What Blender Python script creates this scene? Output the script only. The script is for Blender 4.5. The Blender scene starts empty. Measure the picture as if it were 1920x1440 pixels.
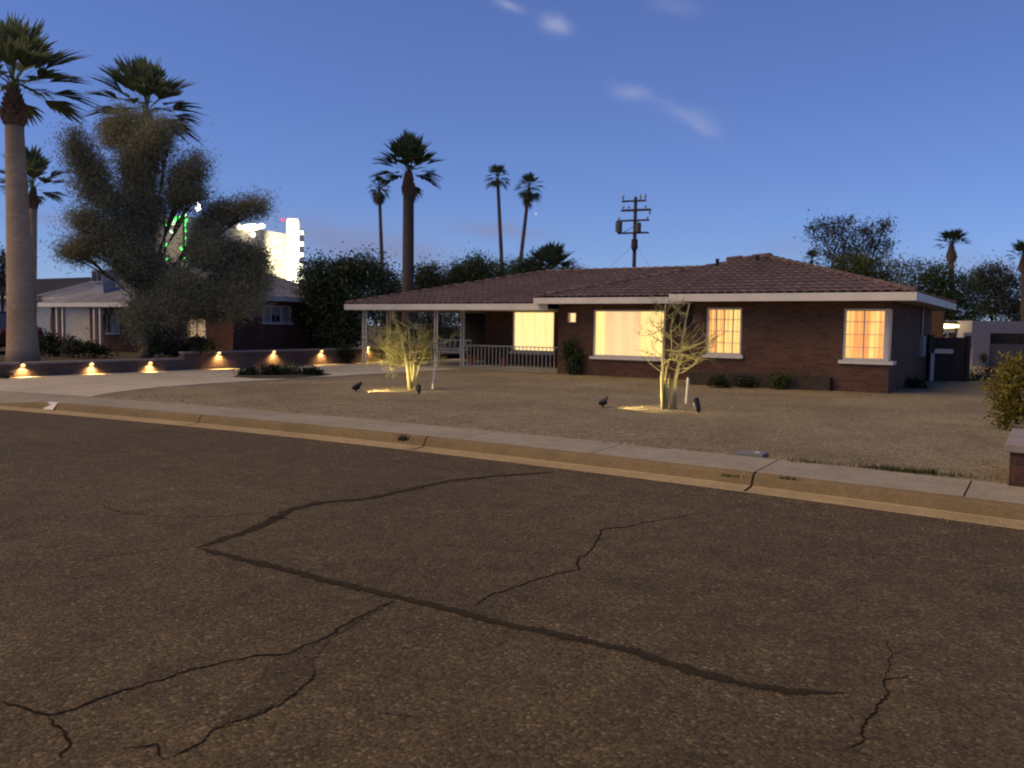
import bpy, math, random
import numpy as np
from mathutils import Vector, Matrix

S = bpy.context.scene
COL = S.collection
R = math.radians

# ------------------------------------------------------------------ camera
# X runs along the street, Y away from it, Z up.  The camera stands in the road.
F_PX, HEAD, CAM_H, ROLL, HOR = 1606.6, R(32.285), 1.6, R(.803), 612.94
_p = math.atan((HOR - 720) / F_PX)
_f0 = np.array([-math.sin(HEAD), math.cos(HEAD), 0.]); _r0 = np.array([math.cos(HEAD), math.sin(HEAD), 0.]); _u0 = np.array([0, 0, 1.])
FWD = math.cos(_p) * _f0 + math.sin(_p) * _u0
_u1 = -math.sin(_p) * _f0 + math.cos(_p) * _u0
RGT = math.cos(ROLL) * _r0 + math.sin(ROLL) * _u1
UPV = -math.sin(ROLL) * _r0 + math.cos(ROLL) * _u1
CAM = np.array([0, 0, CAM_H])
cd = bpy.data.cameras.new("camera"); cam = bpy.data.objects.new("camera", cd); COL.objects.link(cam)
m = Matrix.Identity(4)
for i in range(3):
    m[i][0] = RGT[i]; m[i][1] = UPV[i]; m[i][2] = -FWD[i]; m[i][3] = CAM[i]
cam.matrix_world = m
cd.sensor_width = 36; cd.lens = F_PX / 1920 * 36; cd.clip_start = .05; cd.clip_end = 6000
cd.dof.use_dof = True; cd.dof.focus_distance = 4.2; cd.dof.aperture_fstop = 4.0
S.camera = cam

def ray(px, py): return FWD + RGT * (px - 960) / F_PX - UPV * (py - 720) / F_PX
def at_d(px, py, D): return CAM + ray(px, py) * D                 # a survey point at depth D
def at_z(px, py, z): d = ray(px, py); return CAM + d * (z - CAM_H) / d[2]
def at_y(px, py, y): d = ray(px, py); return CAM + d * y / d[1]
def at_x(px, py, x): d = ray(px, py); return CAM + d * x / d[0]

# ------------------------------------------------------------------ sky and sun
SUN_AZ, SUN_EL = R(222), R(48)       # compass-like azimuth from +Y towards +X: behind the camera, to its left
W = bpy.data.worlds.new("World"); S.world = W; W.use_nodes = True
nt = W.node_tree; nt.nodes.clear()
def wn(t, **k):
    n = nt.nodes.new(t)
    for a, b in k.items(): setattr(n, a, b)
    return n
L = nt.links.new
sky = wn('ShaderNodeTexSky', sky_type='NISHITA', sun_disc=False, sun_elevation=SUN_EL, sun_rotation=SUN_AZ,
         air_density=1.0, dust_density=0.0, ozone_density=3.0)
tc = wn('ShaderNodeTexCoord')
def cloud(px, py, wx, wy, ang, amt):
    """one soft cloud: a gaussian spot of sky directions broken up by noise"""
    d = Vector(ray(px, py)).normalized()
    r = Vector((d.y, -d.x, 0)).normalized(); u = r.cross(d).normalized()
    a, b = r * math.cos(ang) + u * math.sin(ang), -r * math.sin(ang) + u * math.cos(ang)
    acc = None
    for v, w in ((a, wx), (b, wy)):
        dt = wn('ShaderNodeVectorMath', operation='DOT_PRODUCT'); L(warp.outputs[0], dt.inputs[0]); dt.inputs[1].default_value = v * (F_PX / w)
        sq = wn('ShaderNodeMath', operation='MULTIPLY'); L(dt.outputs['Value'], sq.inputs[0]); L(dt.outputs['Value'], sq.inputs[1])
        if acc is None: acc = sq
        else:
            ad = wn('ShaderNodeMath', operation='ADD'); L(acc.outputs[0], ad.inputs[0]); L(sq.outputs[0], ad.inputs[1]); acc = ad
    fwd = wn('ShaderNodeVectorMath', operation='DOT_PRODUCT'); L(warp.outputs[0], fwd.inputs[0]); fwd.inputs[1].default_value = d
    g = wn('ShaderNodeMath', operation='MULTIPLY'); L(acc.outputs[0], g.inputs[0]); g.inputs[1].default_value = -1
    e = wn('ShaderNodeMath', operation='EXPONENT'); L(g.outputs[0], e.inputs[0])
    fr = wn('ShaderNodeMath', operation='GREATER_THAN'); L(fwd.outputs['Value'], fr.inputs[0]); fr.inputs[1].default_value = 0
    mu = wn('ShaderNodeMath', operation='MULTIPLY'); L(e.outputs[0], mu.inputs[0]); L(fr.outputs[0], mu.inputs[1])
    am = wn('ShaderNodeMath', operation='MULTIPLY'); L(mu.outputs[0], am.inputs[0]); am.inputs[1].default_value = amt
    return am
nz = wn('ShaderNodeTexNoise'); nz.inputs['Scale'].default_value = 22; nz.inputs['Detail'].default_value = 4
L(tc.outputs['Generated'], nz.inputs['Vector'])
nsub = wn('ShaderNodeVectorMath', operation='SUBTRACT'); L(nz.outputs['Color'], nsub.inputs[0]); nsub.inputs[1].default_value = (.5, .5, .5)
nsc = wn('ShaderNodeVectorMath', operation='SCALE'); L(nsub.outputs[0], nsc.inputs[0]); nsc.inputs['Scale'].default_value = .022
warp = wn('ShaderNodeVectorMath', operation='ADD'); L(tc.outputs['Generated'], warp.inputs[0]); L(nsc.outputs[0], warp.inputs[1])
sep = wn('ShaderNodeSeparateColor'); L(sky.outputs[0], sep.inputs[0]); comb = wn('ShaderNodeCombineColor')
for ch, (ex, k_) in enumerate(((.736, 1.553), (.82, 1.74), (.858, 2.78))):     # dusk: a flatter, bluer sky than at noon
    pw = wn('ShaderNodeMath', operation='POWER'); L(sep.outputs[ch], pw.inputs[0]); pw.inputs[1].default_value = ex
    ml = wn('ShaderNodeMath', operation='MULTIPLY'); L(pw.outputs[0], ml.inputs[0]); ml.inputs[1].default_value = k_; L(ml.outputs[0], comb.inputs[ch])
cur = comb.outputs[0]
CLOUD_COL = (6.6, 7.6, 12.4, 1); PINK_COL = (4.6, 5.2, 8.8, 1)
for (px, py, wx, wy, ang, amt, col) in (
        (952, 13, 24, 9, -.25, .6, CLOUD_COL), (1043, 48, 24, 13, -.25, .75, CLOUD_COL), (1185, 171, 34, 13, -.2, .5, CLOUD_COL),
        (1248, 192, 26, 8, -.2, .14, CLOUD_COL), (1285, 215, 42, 13, -.2, .34, CLOUD_COL), (1318, 236, 30, 12, -.5, .42, CLOUD_COL), (1260, 12, 45, 14, -.2, .2, CLOUD_COL),
        (650, 455, 150, 34, -.12, .75, PINK_COL), (780, 480, 80, 22, -.25, .5, PINK_COL), (930, 430, 90, 14, -.12, .6, PINK_COL),
        (110, 412, 70, 12, -.06, .5, PINK_COL), (1480, 470, 60, 18, 0, .3, PINK_COL), (1800, 500, 120, 22, 0, .3, PINK_COL)):
    c = cloud(px, py, wx, wy, ang, amt)
    mx = wn('ShaderNodeMix', data_type='RGBA'); L(c.outputs[0], mx.inputs[0]); L(cur, mx.inputs[6]); mx.inputs[7].default_value = col
    cur = mx.outputs[2]
bg = wn('ShaderNodeBackground'); bg.inputs["Strength"].default_value = .05; L(cur, bg.inputs['Color'])
wo = wn('ShaderNodeOutputWorld'); L(bg.outputs[0], wo.inputs['Surface'])

sd = bpy.data.lights.new("sun", 'SUN'); sd.energy = 2.5; sd.angle = R(60); sd.color = (1, .68, .26)
sun = bpy.data.objects.new("sun", sd); COL.objects.link(sun)
_sd = Vector((math.sin(SUN_AZ) * math.cos(SUN_EL), math.cos(SUN_AZ) * math.cos(SUN_EL), math.sin(SUN_EL)))
sun.rotation_euler = (-_sd).to_track_quat('-Z', 'Y').to_euler()

S.view_settings.view_transform = 'Standard'; S.view_settings.look = 'None'
S.view_settings.exposure = 0; S.view_settings.gamma = 1
S.cycles.use_denoising = True
S.cycles.max_bounces = 6; S.cycles.diffuse_bounces = 3; S.cycles.transparent_max_bounces = 12
S.cycles.sample_clamp_indirect = 4
S.cycles.filter_width = 1.8

# ------------------------------------------------------------------ mesh helpers
def wl(o):
    v = Vector((0, 0, 0))
    while o is not None: v += o.location; o = o.parent
    return v
def tag(o, label=None, cat=None, group=None, kind=None):
    if label: o['label'] = label
    if cat: o['category'] = cat
    if group: o['group'] = group
    if kind: o['kind'] = kind
    return o
def thing(name, label, cat, loc, group=None):
    o = bpy.data.objects.new(name, None); COL.objects.link(o); o.location = Vector(loc); o.empty_display_size = .2
    return tag(o, label, cat, group)
def copy_tree(o, parent=None):
    c = o.copy(); COL.objects.link(c); c.parent = parent
    for ch in list(o.children): copy_tree(ch, c)
    return c

class MB:
    """collects faces in world coordinates and links them as one mesh object"""
    def __init__(s): s.v = []; s.f = []; s.big = []
    def add(s, vs, fs):
        n = len(s.v); s.v.extend([tuple(map(float, p)) for p in vs]); s.f.extend([tuple(i + n for i in f) for f in fs]); return s
    def quads(s, arr): s.big.append(np.asarray(arr, np.float32)); return s        # (n, k, 3) loose polygons
    def poly(s, *pts): return s.add(pts, [tuple(range(len(pts)))])
    def box(s, a, b):
        (x0, y0, z0), (x1, y1, z1) = a, b
        return s.add([(x0,y0,z0),(x1,y0,z0),(x1,y1,z0),(x0,y1,z0),(x0,y0,z1),(x1,y0,z1),(x1,y1,z1),(x0,y1,z1)],
                     [(0,3,2,1),(4,5,6,7),(0,1,5,4),(1,2,6,5),(2,3,7,6),(3,0,4,7)])
    def bar(s, p, q, w, h, up=(0, 0, 1)):
        """a rectangular bar from p to q, w across and h along up"""
        p, q, up = Vector(p), Vector(q), Vector(up); d = (q - p).normalized()
        if abs(d.dot(up)) > .99: up = Vector((0, 1, 0))
        a = d.cross(up).normalized() * (w / 2); b = a.cross(d).normalized() * (h / 2)
        vs = [p - a - b, p + a - b, p + a + b, p - a + b, q - a - b, q + a - b, q + a + b, q - a + b]
        return s.add(vs, [(0,1,2,3),(7,6,5,4),(0,4,5,1),(1,5,6,2),(2,6,7,3),(3,7,4,0)])
    def tube(s, pts, rad, n=8, cap=True):
        pts = [Vector(p) for p in pts]; rad = list(rad) if hasattr(rad, '__len__') else [rad] * len(pts)
        vs, fs = [], []; prev = None
        for i, p in enumerate(pts):
            d = (pts[min(i + 1, len(pts) - 1)] - pts[max(i - 1, 0)])
            d = d.normalized() if d.length > 1e-9 else Vector((0, 0, 1))
            if prev is None: a = d.orthogonal().normalized()
            else:
                a = prev - d * prev.dot(d); a = a.normalized() if a.length > 1e-6 else d.orthogonal().normalized()
            prev = a; b = d.cross(a)
            for k in range(n):
                t = 2 * math.pi * k / n; vs.append(p + (a * math.cos(t) + b * math.sin(t)) * rad[i])
        for i in range(len(pts) - 1):
            for k in range(n):
                fs.append((i*n+k, i*n+(k+1) % n, (i+1)*n+(k+1) % n, (i+1)*n+k))
        if cap: fs.append(tuple(range(n-1, -1, -1))); fs.append(tuple((len(pts)-1)*n + k for k in range(n)))
        return s.add(vs, fs)
    def ball(s, c, r, n=10, m=6):
        rx, ry, rz = r if hasattr(r, '__len__') else (r, r, r)
        vs = [(c[0], c[1], c[2] - rz)]; fs = []
        for j in range(1, m):
            ph = -math.pi / 2 + math.pi * j / m
            for k in range(n):
                t = 2 * math.pi * k / n; vs.append((c[0] + rx*math.cos(ph)*math.cos(t), c[1] + ry*math.cos(ph)*math.sin(t), c[2] + rz*math.sin(ph)))
        vs.append((c[0], c[1], c[2] + rz)); top = len(vs) - 1
        for k in range(n): fs.append((0, 1 + (k+1) % n, 1 + k)); fs.append((top, 1 + (m-2)*n + k, 1 + (m-2)*n + (k+1) % n))
        for j in range(m - 2):
            for k in range(n): fs.append((1+j*n+k, 1+j*n+(k+1) % n, 1+(j+1)*n+(k+1) % n, 1+(j+1)*n+k))
        return s.add(vs, fs)
    def build(s, name, mat, parent=None, origin=None, smooth=False, bevel=0):
        me = bpy.data.meshes.new(name)
        o = bpy.data.objects.new(name, me); COL.objects.link(o)
        base = wl(parent) if parent is not None else Vector(origin if origin is not None else (0, 0, 0))
        if parent is not None: o.parent = parent
        else: o.location = base
        if s.big:
            vs = [np.asarray(s.v, np.float32).reshape(-1, 3)]; loops = []; tot = []; n = len(s.v)
            for f in s.f: loops.extend(f); tot.append(len(f))
            loops = [np.asarray(loops, np.int32)]; tot = [np.asarray(tot, np.int32)]
            for a in s.big:
                c, k, _ = a.shape; vs.append(a.reshape(-1, 3)); loops.append(np.arange(n, n + c*k, dtype=np.int32)); tot.append(np.full(c, k, np.int32)); n += c*k
            V = np.concatenate(vs) - np.array(base, np.float32); LO = np.concatenate(loops); T = np.concatenate(tot)
            me.vertices.add(len(V)); me.vertices.foreach_set('co', V.ravel())
            me.loops.add(len(LO)); me.loops.foreach_set('vertex_index', LO)
            me.polygons.add(len(T)); st = np.concatenate([[0], np.cumsum(T)[:-1]]).astype(np.int32)
            me.polygons.foreach_set('loop_start', st); me.polygons.foreach_set('loop_total', T)
            me.update(calc_edges=True); me.validate()
        else:
            me.from_pydata([Vector(v) - base for v in s.v], [], s.f); me.validate()
        if smooth: me.polygons.foreach_set('use_smooth', [True] * len(me.polygons))
        me.materials.append(mat); me.update()
        if bevel:
            b = o.modifiers.new('bevel', 'BEVEL'); b.width = bevel; b.segments = 2; b.limit_method = 'ANGLE'
        return o

# ------------------------------------------------------------------ materials
MATS = {}
class G:
    """short hand for building a node tree"""
    def __init__(s, name):
        s.m = bpy.data.materials.new(name); s.m.use_nodes = True; s.t = s.m.node_tree; s.t.nodes.clear()
        s.out = s.n('ShaderNodeOutputMaterial')
    def n(s, t, ins=None, **k):
        n = s.t.nodes.new(t)
        for a, b in k.items(): setattr(n, a, b)
        for a, b in (ins or {}).items(): s.put(n, a, b)
        return n
    def put(s, n, a, b):
        i = n.inputs[a]
        if isinstance(b, bpy.types.NodeSocket): s.t.links.new(b, i)
        else:
            if hasattr(b, '__len__') and len(b) == 3 and i.type == 'RGBA': b = (*b, 1)
            i.default_value = b
    def pos(s): return s.n('ShaderNodeNewGeometry').outputs['Position']
    def obj(s): return s.n('ShaderNodeTexCoord').outputs['Object']
    def noise(s, sc, det=4, vec=None, rough=.55, out='Fac'):
        return s.n('ShaderNodeTexNoise', {'Vector': vec if vec is not None else s.pos(), 'Scale': sc, 'Detail': det, 'Roughness': rough}).outputs[out]
    def ramp(s, fac, *stops):
        r = s.n('ShaderNodeValToRGB', {'Fac': fac}); e = r.color_ramp.elements
        while len(e) < len(stops): e.new(.5)
        for k, (p, c) in zip(e, stops): k.position = p; k.color = (*c, 1) if hasattr(c, '__len__') else (c, c, c, 1)
        return r.outputs['Color']
    def mix(s, f, a, b, mode='MIX'):
        n = s.n('ShaderNodeMix', {0: f, 6: a, 7: b}, data_type='RGBA', blend_type=mode); return n.outputs[2]
    def math(s, op, a, b=0.): return s.n('ShaderNodeMath', {0: a, 1: b}, operation=op).outputs[0]
    def bump(s, h, st=.5, d=.01): return s.n('ShaderNodeBump', {'Height': h, 'Strength': st, 'Distance': d}).outputs[0]
    def bsdf(s, col, rough=.8, nrm=None, metal=0, spec=.3):
        b = s.n('ShaderNodeBsdfPrincipled', {'Base Color': col, 'Roughness': rough, 'Metallic': metal, 'Specular IOR Level': spec})
        if nrm is not None: s.put(b, 'Normal', nrm)
        return b.outputs[0]
    def end(s, sh): s.t.links.new(sh, s.out.inputs['Surface']); return s.m

def plain(name, col, rough=.6, var=.18, sc=3., metal=0, bump=.15, spec=.3):
    g = G(name); n = g.noise(sc, 6); c = tuple(col)
    cc = g.ramp(n, (.25, tuple(x * (1 - var) for x in c)), (.75, tuple(min(1, x * (1 + var)) for x in c)))
    return g.end(g.bsdf(cc, rough, g.bump(g.noise(sc * 12, 4), bump, .004), metal, spec))
def brick(name, a, b, mortar, w=.22, h=.072):
    g = G(name); sp = g.n('ShaderNodeSeparateXYZ', {0: g.pos()})
    u = g.math('ADD', sp.outputs[0], sp.outputs[1])
    v = g.n('ShaderNodeCombineXYZ', {0: u, 1: sp.outputs[2]}).outputs[0]
    br = g.n('ShaderNodeTexBrick', {'Vector': v, 'Color1': a, 'Color2': b, 'Mortar': mortar, 'Scale': 1., 'Mortar Size': .006, 'Mortar Smooth': .1,
                                    'Bias': 0., 'Brick Width': w, 'Row Height': h})
    big = g.ramp(g.noise(.9, 4), (.3, .72), (.75, 1.15)); fine = g.ramp(g.noise(25, 4), (.3, .8), (.7, 1.15))
    c = g.mix(1., br.outputs['Color'], big, 'MULTIPLY'); c = g.mix(1., c, fine, 'MULTIPLY')
    h_ = g.math('SUBTRACT', g.math('MULTIPLY', g.noise(40, 3), .25), br.outputs['Fac'])
    return g.end(g.bsdf(c, .85, g.bump(h_, .7, .008), spec=.15))
def foliage(name, dark, light, rough=.6, trans=.25):
    g = G(name); ri = g.n('ShaderNodeNewGeometry').outputs['Random Per Island']
    c = g.ramp(ri, (0., dark), (1., light)); c = g.mix(1., c, g.ramp(g.noise(.8, 3), (.3, .7), (.7, 1.25)), 'MULTIPLY')
    d = g.bsdf(c, rough, spec=.2); t = g.n('ShaderNodeBsdfTranslucent', {'Color': c}).outputs[0]
    return g.end(g.n('ShaderNodeMixShader', {0: trans, 1: d, 2: t}).outputs[0])
def bark(name, a, b, ring=0.):
    g = G(name); p = g.obj(); st = g.n('ShaderNodeMapping', {'Vector': p, 'Scale': (6, 6, 1.2) if not ring else (2.2, 2.2, 9 if ring == 1 else 5)}).outputs[0]
    n = g.noise(1.6, 6, st, .65)
    if ring: n = g.math('ADD', g.math('MULTIPLY', n, .5), g.math('MULTIPLY', g.noise(1.1, 4, p), .5))
    c = g.ramp(n, (.3, a), (.7, b))
    return g.end(g.bsdf(c, .9, g.bump(n, .8, .03), spec=.1))
def glow(name, col, st):
    g = G(name); return g.end(g.n('ShaderNodeEmission', {'Color': col, 'Strength': st}).outputs[0])

def asphalt():
    g = G('asphalt'); p = g.pos()
    vo = g.n('ShaderNodeTexVoronoi', {'Vector': p, 'Scale': 58., 'Randomness': 1.}); cell = vo.outputs['Color']; dist = vo.outputs['Distance']
    vs = g.n('ShaderNodeSeparateXYZ', {0: cell}).outputs[0]
    stone = g.ramp(vs, (0., (.050, .036, .017)), (.5, (.104, .075, .035)), (.86, (.138, .100, .046)), (.95, (.18, .133, .063)), (1., (.25, .19, .095)))
    v2 = g.n('ShaderNodeSeparateXYZ', {0: g.n('ShaderNodeTexVoronoi', {'Vector': p, 'Scale': 125.}).outputs['Color']}).outputs[1]
    stone = g.mix(.28, stone, g.ramp(v2, (0., (.060, .044, .021)), (.6, (.105, .076, .035)), (1., (.15, .11, .051))))
    fine = g.ramp(g.noise(190, 3), (.3, .6), (.7, 1.32))
    c = g.mix(1., stone, fine, 'MULTIPLY')
    v3 = g.n('ShaderNodeTexVoronoi', {'Vector': p, 'Scale': 21.}); s3 = g.n('ShaderNodeSeparateXYZ', {0: v3.outputs['Color']}).outputs[2]
    loose = g.math('MULTIPLY', g.math('GREATER_THAN', s3, .86), g.math('LESS_THAN', v3.outputs['Distance'], .17))
    c = g.mix(loose, c, (.27, .205, .11))
    pit = g.math('MULTIPLY', g.math('LESS_THAN', s3, .16), g.math('LESS_THAN', v3.outputs['Distance'], .22)); c = g.mix(g.math('MULTIPLY', pit, .7), c, (.022, .016, .009))
    gap = g.ramp(dist, (.38, 1.), (.8, .76)); c = g.mix(1., c, gap, 'MULTIPLY')
    big = g.ramp(g.noise(.35, 5, rough=.6), (.3, .82), (.7, 1.18)); c = g.mix(1., c, big, 'MULTIPLY')
    mid = g.ramp(g.noise(3.2, 6, rough=.72), (.32, .74), (.68, 1.2)); c = g.mix(1., c, mid, 'MULTIPLY')
    blot = g.ramp(g.noise(.75, 3), (.62, 1.), (.72, .86)); c = g.mix(1., c, blot, 'MULTIPLY')
    h = g.math('ADD', g.math('MULTIPLY', dist, -1.), g.math('MULTIPLY', g.noise(25, 4), .6))
    return g.end(g.bsdf(c, .85, g.bump(h, .6, .008), spec=.22))
def concrete(name, col, grain=1.):
    g = G(name); p = g.pos()
    c = g.ramp(g.noise(.7, 6, rough=.65), (.28, tuple(x*.78 for x in col)), (.72, tuple(x*1.12 for x in col)))
    c = g.mix(1., c, g.ramp(g.noise(45, 4), (.3, .82), (.7, 1.15)), 'MULTIPLY')
    c = g.mix(1., c, g.ramp(g.noise(5, 5, rough=.7), (.3, .85), (.6, 1.05)), 'MULTIPLY')
    return g.end(g.bsdf(c, .9, g.bump(g.noise(70, 5), .35, .004), spec=.2))
def gravel(name, col):
    g = G(name); p = g.pos()
    vo = g.n('ShaderNodeTexVoronoi', {'Vector': p, 'Scale': 75.}); v = g.n('ShaderNodeSeparateXYZ', {0: vo.outputs['Color']}).outputs[0]
    c = g.ramp(v, (0., tuple(x*.55 for x in col)), (.6, col), (1., tuple(x*1.5 for x in col)))
    c = g.mix(1., c, g.ramp(g.noise(.45, 6, rough=.62), (.3, .74), (.7, 1.18)), 'MULTIPLY')
    c = g.mix(1., c, g.ramp(g.noise(3.5, 5, rough=.7), (.3, .84), (.7, 1.14)), 'MULTIPLY')
    c = g.mix(1., c, g.ramp(g.noise(14, 4, rough=.7), (.3, .8), (.7, 1.18)), 'MULTIPLY')
    h = g.math('ADD', g.math('MULTIPLY', vo.outputs['Distance'], -1.), g.math('MULTIPLY', g.noise(6, 4), 1.2))
    return g.end(g.bsdf(c, .95, g.bump(h, .8, .02), spec=.1))
def tiles(name, a, b):
    g = G(name); ri = g.n('ShaderNodeNewGeometry').outputs['Random Per Island']
    c = g.ramp(g.noise(5.5, 3), (.3, a), (.7, b)); c = g.mix(1., c, g.ramp(g.noise(.8, 5), (.3, .8), (.7, 1.15)), 'MULTIPLY')
    c = g.mix(.7, c, g.ramp(ri, (0., .82), (1., 1.16)), 'MULTIPLY')
    return g.end(g.bsdf(c, .85, g.bump(g.noise(30, 4), .3, .006), spec=.15))
def curtain(name, a, b, st, sc, lo=.35, hi=.65):
    """a lit curtain: the folds let through more or less of the room's light"""
    g = G(name); sp = g.n('ShaderNodeSeparateXYZ', {0: g.pos()})
    u = g.math('ADD', sp.outputs[0], sp.outputs[1])
    v = g.n('ShaderNodeCombineXYZ', {0: g.math('MULTIPLY', u, sc), 1: g.math('MULTIPLY', sp.outputs[2], .35)}).outputs[0]
    f = g.noise(1., 2, v); c = g.ramp(f, (lo, a), (hi, b))
    e = g.n('ShaderNodeEmission', {'Color': c, 'Strength': st}).outputs[0]
    d = g.bsdf((.6, .5, .36), .9, spec=.1)
    return g.end(g.n('ShaderNodeAddShader', {0: e, 1: d}).outputs[0])
def glassy(name, k=.06):
    g = G(name); t = g.n('ShaderNodeBsdfTransparent', {'Color': (.95, .95, .93)}).outputs[0]; gl = g.n('ShaderNodeBsdfGlossy', {'Roughness': .03}).outputs[0]
    fr = g.math('MINIMUM', g.math('ADD', g.n('ShaderNodeFresnel', {'IOR': 1.45}).outputs[0], 0.), .6)
    return g.end(g.n('ShaderNodeMixShader', {0: fr, 1: t, 2: gl}).outputs[0])

M_asphalt = asphalt()
def ragged(name, col, sc, thr, gain, speck):
    """tar or a crack: solid in the middle of its strip, worn away unevenly towards the strip's edges"""
    g = G(name); at = g.n('ShaderNodeAttribute', attribute_name='edge').outputs['Fac']
    f = g.math('ADD', at, g.math('MULTIPLY', g.math('SUBTRACT', g.noise(sc, 4, rough=.65), .5), 1.5)); f = g.math('ADD', f, g.math('MULTIPLY', g.math('SUBTRACT', g.noise(sc * .12, 3), .5), 1.0))
    a = g.n('ShaderNodeClamp', {0: g.math('MULTIPLY', g.math('SUBTRACT', f, thr), gain)}).outputs[0]
    c = g.ramp(g.noise(speck, 3, rough=.7), (.3, tuple(x * .55 for x in col)), (.72, tuple(x * 1.7 for x in col)))
    d = g.bsdf(c, .9, g.bump(g.noise(60, 4), .5, .006), spec=.08)
    return g.end(g.n('ShaderNodeMixShader', {0: a, 1: g.n('ShaderNodeBsdfTransparent').outputs[0], 2: d}).outputs[0])
M_seal = ragged('tar', (.034, .026, .015), 55, .30, 2.6, 130)
M_crack = ragged('crack_dark', (.017, .012, .007), 45, .28, 3.0, 60)
M_joint = plain('joint_dark', (.030, .022, .014), .95, .4, 20, spec=.02)
M_gutter = concrete('gutter_concrete', (.37, .28, .145))
M_kerb = concrete('kerb_concrete', (.205, .150, .075))
M_walk = concrete('sidewalk_concrete', (.31, .27, .195))
M_drive = concrete('driveway_concrete', (.46, .41, .31))
M_gravel = gravel('decomposed_granite', (.285, .235, .145))
M_soil = gravel('soil', (.10, .085, .055))
M_ground = gravel('dry_ground', (.16, .13, .095))
M_brick = brick('red_brick', (.138, .070, .047), (.090, .046, .032), (.125, .092, .070))
M_brick2 = brick('neighbour_brick', (.17, .068, .045), (.12, .050, .036), (.15, .10, .08))
M_wallbrick = brick('garden_wall_brick', (.165, .108, .085), (.125, .085, .07), (.15, .12, .095))
M_block = plain('coping', (.27, .23, .20), .9, .2, 4)
M_tile = tiles('clay_tile', (.105, .072, .068), (.165, .115, .106))
M_shingle = tiles('grey_shingle', (.20, .20, .22), (.28, .28, .30))
M_dkshingle = tiles('dark_shingle', (.030, .028, .032), (.05, .045, .05))
M_white = plain('white_paint', (.60, .56, .50), .6, .12, 1.4, bump=.08)
M_offwhite = plain('aged_white_paint', (.46, .43, .37), .65, .18, 3, bump=.1)
M_soffit = plain('soffit_paint', (.34, .30, .26), .8, .1, 2)
M_dark = plain('black_metal', (.012, .012, .014), .45, .2, 8)
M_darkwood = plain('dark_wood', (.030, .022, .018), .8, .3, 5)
M_grey = plain('galvanised_metal', (.30, .31, .32), .5, .15, 5, metal=.4)
M_dkgrey = plain('dull_grey_metal', (.09, .09, .10), .6, .2, 5)
M_pole = plain('weathered_pole_wood', (.055, .040, .034), .9, .3, 5)
M_glass = glassy('window_glass')
M_darkglass = plain('dark_glass', (.02, .022, .028), .12, .1, 2, bump=0, spec=.6)

# ------------------------------------------------------------------ the ground
def kerb_t(s):
    """road edge: a very slight bow of the street"""
    a, b = -17., 1.5
    f = lambda x: 8.54 - .0078 * (x + 7.6) ** 2; d = lambda x: -.0156 * (x + 7.6)
    if s < a: return f(a) + d(a) * (s - a) * math.exp((s - a) / 40)
    if s > b: return f(b) + d(b) * (s - b) * math.exp(-(s - b) / 40)
    return f(s)
def kerb_h(s): return .035 + .115 / (1 + math.exp(-(s + 16.0) * 3.2)) if s > -40 else .15 - .115 / (1 + math.exp(-(s + 42) * 3))
SS = [-90, -80, -70, -60, -50, -45, -41, -38] + list(np.arange(-34, 8.01, .5)) + [12, 18, 26, 36, 50, 70]

def sheet(name, mat, fn, kind='structure', seg=SS):
    """a strip along the street; fn(s) gives the cross-section as (offset from road edge, height)"""
    b = MB(); rows = [[(s, kerb_t(s) + d, z) for d, z in fn(s)] for s in seg]
    n = len(rows[0])
    for r in rows: b.v.extend(r)
    for i in range(len(rows) - 1):
        for k in range(n - 1): b.f.append((i*n+k, (i+1)*n+k, (i+1)*n+k+1, i*n+k+1))
    return tag(b.build(name, mat, smooth=False), kind=kind)

b = MB(); b.poly((-2500, -2500, -.08), (2500, -2500, -.08), (2500, 2500, -.08), (-2500, 2500, -.08))
tag(b.build('ground', M_ground), kind='structure')
road = sheet('road', M_asphalt, lambda s: [(-13.5, -.02), (-6.5, .03), (-3, .018), (-1, .006), (.02, 0)])
sheet('far_verge', M_ground, lambda s: [(-40, .1), (-13.5, .12), (-13.45, -.03)])
sheet('gutter', M_gutter, lambda s: [(0, .0), (0.005, .006), (.22, .022), (.235, .03)])
KJ = []
def kerb_fn(s):
    h = kerb_h(s); return [(.225, .02), (.24, .028), (.285, .028 + (h - .028) * .72), (.32, h - .008), (.37, h)]
sheet('kerb', M_kerb, kerb_fn, seg=[s for s in SS])
# the pavement is cast in slabs with open joints
def slab_rows():
    js = sorted([-2.53 - 1.95 * k for k in range(1, 16)] + [-2.53, -.62, 1.3, 3.2, 5.1, 7.0])
    return js
b = MB(); js = [-90] + slab_rows() + [70]
for i in range(len(js) - 1):
    a, c = js[i] + .008, js[i+1] - .008; n = max(1, int((c - a) / 1.0)); n = min(n, 40)
    prof = lambda s: [(.37, .0), (.37, kerb_h(s) - .004), (.378, kerb_h(s) + .003), (.7, .5*(kerb_h(s) + .003) + .5*.168), (1.24, .172), (1.255, .165), (1.255, .0)]
    st = np.linspace(a, c, n + 1); rows = [[(s, kerb_t(s) + d, z) for d, z in prof(s)] for s in st]; k0 = len(b.v); w = len(rows[0])
    for r in rows: b.v.extend(r)
    for q in range(n):
        for k in range(w - 1): b.f.append((k0+q*w+k, k0+(q+1)*w+k, k0+(q+1)*w+k+1, k0+q*w+k+1))
    b.f.append(tuple(k0 + k for k in range(w))); b.f.append(tuple(k0 + n*w + k for k in range(w-1, -1, -1)))
tag(b.build('sidewalk', M_walk), kind='structure')

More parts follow.
